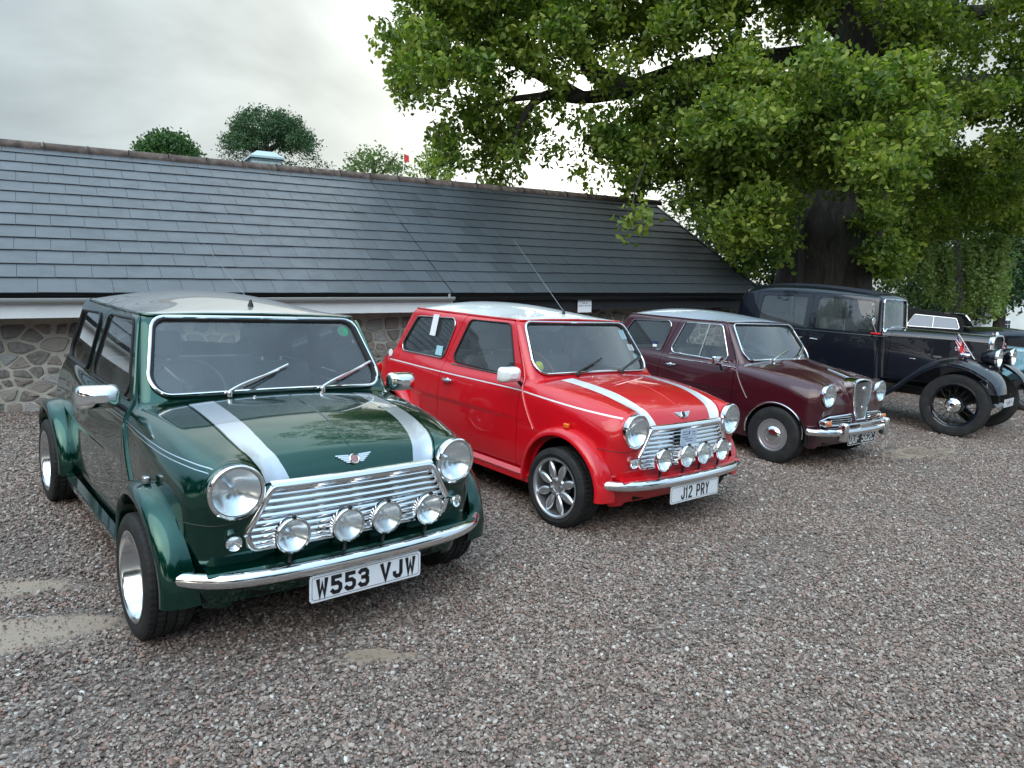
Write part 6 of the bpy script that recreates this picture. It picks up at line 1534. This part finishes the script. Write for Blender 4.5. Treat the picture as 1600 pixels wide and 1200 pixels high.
# union flags on slanting staffs above the front wings
def union_flag(label, base, top, fly, drop, grp):
    base, top = np.array(base), np.array(top); root = empty('union_flag', car_mat(*KP) @ Matrix.Translation(tuple(base)), label, 'flag', grp)
    mb = MB(); mb.tube([np.zeros(3), (top - base)], .0045, 'flag_white', n=6); mb.build('staff', root)
    ax = (top - base); L_ = np.linalg.norm(ax); ax = ax / L_; fly = np.array(fly, float); F_L = np.linalg.norm(fly); fd = fly / F_L; hh = L_ * drop
    nrm = np.cross(ax, fd); nrm /= np.linalg.norm(nrm); nu, nv = 44, 26; mb = MB()
    def colr(u, v):   # u 0..1 hoist->fly, v 0..1 bottom->top
        X, Y = (u - .5) * 2, (v - .5); 
        if abs(Y) < .10 or abs(X) < .10: return 'flag_red'
        if abs(Y) < .167 or abs(X) < .167: return 'flag_white'
        d = abs(abs(Y) - abs(X) * .5) / math.hypot(1, .5)
        if d < .033: return 'flag_red'
        if d < .10: return 'flag_white'
        return 'flag_blue'
    def pos(u, v, o=0.0): return ax * (L_ - hh + hh * v) + fd * (u * F_L) + nrm * (.018 * math.sin(u * 9 + v * 3) * u + o) - np.array([0, 0, .05]) * u * u
    P = np.array([[pos(i / nu, j / nv) for j in range(nv + 1)] for i in range(nu + 1)]).reshape(-1, 3); fcs = {}
    for i in range(nu):
        for j in range(nv): fcs.setdefault(colr((i + .5) / nu, (j + .5) / nv), []).append((i * (nv + 1) + j, (i + 1) * (nv + 1) + j, (i + 1) * (nv + 1) + j + 1, i * (nv + 1) + j + 1))
    for m_, F in fcs.items(): mb.add(P, F, m_); mb.add(P + nrm * .0015, [q[::-1] for q in F], m_)
    mb.build('cloth', root, 60); return root
union_flag('small union flag leaning back above the near front wing of the black saloon', (.125, -.60, .945), (-.085, -.60, 1.235), (-.03, .03, -.14), .66, 'union flags on the black saloon')
union_flag('small union flag beyond the radiator of the black saloon, on its far wing', (.135, .60, .945), (-.02, .60, 1.245), (.17, -.03, -.06), .62, 'union flags on the black saloon')
# pale blue car at the edge
bl, _, _ = vintage('blue_vintage_car', (8.55, 11.45, -.80), 'pale blue vintage car with louvred bonnet cut off at the right edge', 'blue_paint', louvres=12, tourer=True); bl.scale = (.80,) * 3
# black roadster further back
def roadster():
    root = empty('black_convertible', Matrix.Translation((9.3, 15.2, 0)) @ Matrix.Rotation(-.20, 4, 'Z') @ Matrix.Scale(1.06, 4), 'low black convertible with raised cloth hood and silver framed side screens', 'car')
    def f(x, y, z):
        ay = np.sqrt(y * y + 1e-6); w = spl([-2.2, -1.6, -.6, .6, 1.5], [.5, .68, .72, .62, .40])(x)
        b = smax(ay - w, z - (spl([-2.2, -1.6, -.8, .1, 1.0, 1.5], [.75, .98, 1.06, 1.10, 1.15, 1.10])(x) - .18 * y * y), .12); b = smax(b, np.abs(x + .35) - 1.85, .12); return smax(b, .32 - z, .03)
    V, F = surface_nets(f, (-2.4, -.85, .25), (1.7, .85, 1.25), .035); V, N = project(f, V, 4); T = np.concatenate([F[:, [0, 1, 2]], F[:, [0, 2, 3]]]); cr_ = np.cross(V[T[:, 1]] - V[T[:, 0]], V[T[:, 2]] - V[T[:, 0]]); fl = (cr_ * N[T[:, 0]]).sum(1) < 0; T[fl] = T[fl][:, ::-1]
    shobj('body', [(Sh(V, N, T), 'black_paint')], root, 0)
    def h(x, y, z):
        ay = np.sqrt(y * y + 1e-6); b = smax(ay - (.60 - .35 * (z - 1.05)), z - (spl([-1.55, -1.1, -.6, -.05], [1.12, 1.38, 1.41, 1.33])(x) - .10 * y * y), .08); b = smax(b, x + .02, .02); b = smax(b, -1.52 - x + .9 * np.clip(z - 1.05, 0, 1), .1); return smax(b, .95 - z, .02)
    V, F = surface_nets(h, (-1.9, -.75, .9), (.1, .75, 1.5), .025); V, N = project(h, V, 4); T = np.concatenate([F[:, [0, 1, 2]], F[:, [0, 2, 3]]]); cr_ = np.cross(V[T[:, 1]] - V[T[:, 0]], V[T[:, 2]] - V[T[:, 0]]); fl = (cr_ * N[T[:, 0]]).sum(1) < 0; T[fl] = T[fl][:, ::-1]
    H = Sh(V, N, T); wf = rpoly([(-1.06, 1.07), (-.10, 1.07), (-.16, 1.27), (-.90, 1.30)], .03)
    H = H.clip(-np.where((np.abs(H.N[:, 1]) > .5), wf(H.x(), H.z()), .05)); shobj('hood', [(H, 'hood_cloth')], root, .01)
    for sg in (-1, 1):
        C = contour([(-1.06, 1.07), (-.10, 1.07), (-.16, 1.27), (-.90, 1.30)], .03, 4); yy = lambda z: sg * (.605 - .35 * (z - 1.05)); P = np.array([(c[0], yy(c[1]), c[1]) for c in C]); mb = MB(); mb.tube(P, .013, 'dull_chrome', n=6, closed=True); mb.tube([(-.58, yy(1.07), 1.07), (-.56, yy(1.285), 1.285)], .010, 'dull_chrome', n=6); mb.build('side_screen_frame', root)
        mb = MB(); mb.add(P, [tuple(range(len(P)))], 'screen_film'); mb.build('side_screen', root)
        for wx in (.95, -1.45): make_wheel(root, wx, sg * .64, .33, sg, 'cap', .33, .15)
    C = contour([(-.60, 1.12), (.60, 1.12), (.52, 1.37), (-.52, 1.37)], .10, 6); P = np.array([(.20 - .75 * (c[1] - 1.08), c[0], c[1]) for c in C]); mb = MB(); mb.tube(P, .014, 'chrome', n=7, closed=True); mb.build('windscreen_frame', root)
    mb = MB(); mb.add(P, [tuple(range(len(P)))], 'glass'); mb.build('windscreen', root)
roadster()
# small details on the red car: tax disc holder sprays, stickers, cloth, papers
def sticker(root, nm, c, r, axis, mat, th=.003, n=28, sh=None, label=None):
    mb = MB(); k = MB
    if sh is None: mb.lathe([(r, 0), (r, th), (0, th)], mat, o=c, axis=axis, n=n)
    else: mb.box(c, sh, mat)
    return mb.build(nm, root, label=label)
sc_x = lambda y, z: -.375 - (z - .90) * .74 - .16 * y * y
M_ = Matrix.Translation((sc_x(.45, 1.175) - .012, .45, 1.175)) @ Matrix.Rotation(R(-36), 4, 'Y')
mb = MB(); mb.lathe([(.032, 0), (.032, .002), (0, .002)], 'sticker_green', axis='x', n=28); mb.build('tax_disc', green, mat=M_, label='round green permit disc inside the top corner of the windscreen'); 
M_ = Matrix.Translation((sc_x(.47, 1.13) - .01, .475, 1.15)) @ Matrix.Rotation(R(-36), 4, 'Y')
for k, (zz, yy) in enumerate(((1.155, .480), (1.06, .515), (.99, .54))):
    mb = MB(); mb.box((0, 0, 0), (.002, .06, .085 if k == 0 else .055), 'sticker_blue' if k != 1 else 'paper'); mb.build('windscreen_sticker', red, 0, mat=Matrix.Translation((sc_x(yy, zz) - .012, yy, zz)) @ Matrix.Rotation(R(-36), 4, 'Y'))
mb = MB(); mb.rbox((-.66, -.40, .905), (.07, .15, .075), .025, 'yellow_cloth', Matrix.Rotation(.3, 3, 'X')); mb.build('steering_lock', red, label='yellow cover wrapped round the steering wheel')
mb = MB(); mb.box((-1.62, -.612, 1.135), (.075, .002, .17), 'paper', Matrix.Rotation(-.2, 3, 'X')); mb.build('window_sticker', red, 0)
mb = MB(); mb.box((-1.50, -.640, .945), (.085, .002, .075), 'sticker_blue', Matrix.Rotation(-.2, 3, 'X')); mb.build('window_sticker', red, 0)
for zz in (.93, .965):
    mb = MB(); mb.box((-1.53, -.636, zz), (.055, .002, .028), 'flag_blue' if zz > .95 else 'paper', Matrix.Rotation(-.2, 3, 'X')); mb.build('window_sticker', bpy.data.objects['burgundy_saloon_car'], 0)
mb = MB(); mb.lathe([(.03, 0), (.03, .003), (0, .003)], 'paper', axis='y', n=24); mb.build('round_badge', red, mat=Matrix.Translation((-2.16, -.672, .855)) @ Matrix.Rotation(PI, 4, 'Z') @ Matrix.Rotation(.1, 4, 'X'))
# event card taped on the red car's grille
card = empty('event_card', car_mat(.8861, 4.8125, -.8495) @ Matrix.Translation((.436, -.03, .600)), 'pale blue laminated event card fixed to the red car\'s grille', 'card')
C = contour([(-.085, -.055), (.085, -.055), (.085, .055), (-.085, .055)], .012, 4); mb = MB(); mb.poly([tuple(c) for c in C], 0, .003, 'card_blue', lambda a_, b_, d: (d, a_, b_)); mb.build('card_sheet', card)
mb = MB()
for k, (zz, w_, y_) in enumerate(((.035, .05, -.045), (.018, .07, -.035), (.0, .06, -.04), (-.014, .09, 0), (-.028, .07, .01), (.03, .035, .05), (.012, .03, .055))): mb.box((.0036, y_, zz), (.001, w_, .004), 'ink')
mb.box((.0036, .002, .028), (.001, .012, .022), 'ink'); mb.build('printed_lines', card, 0)
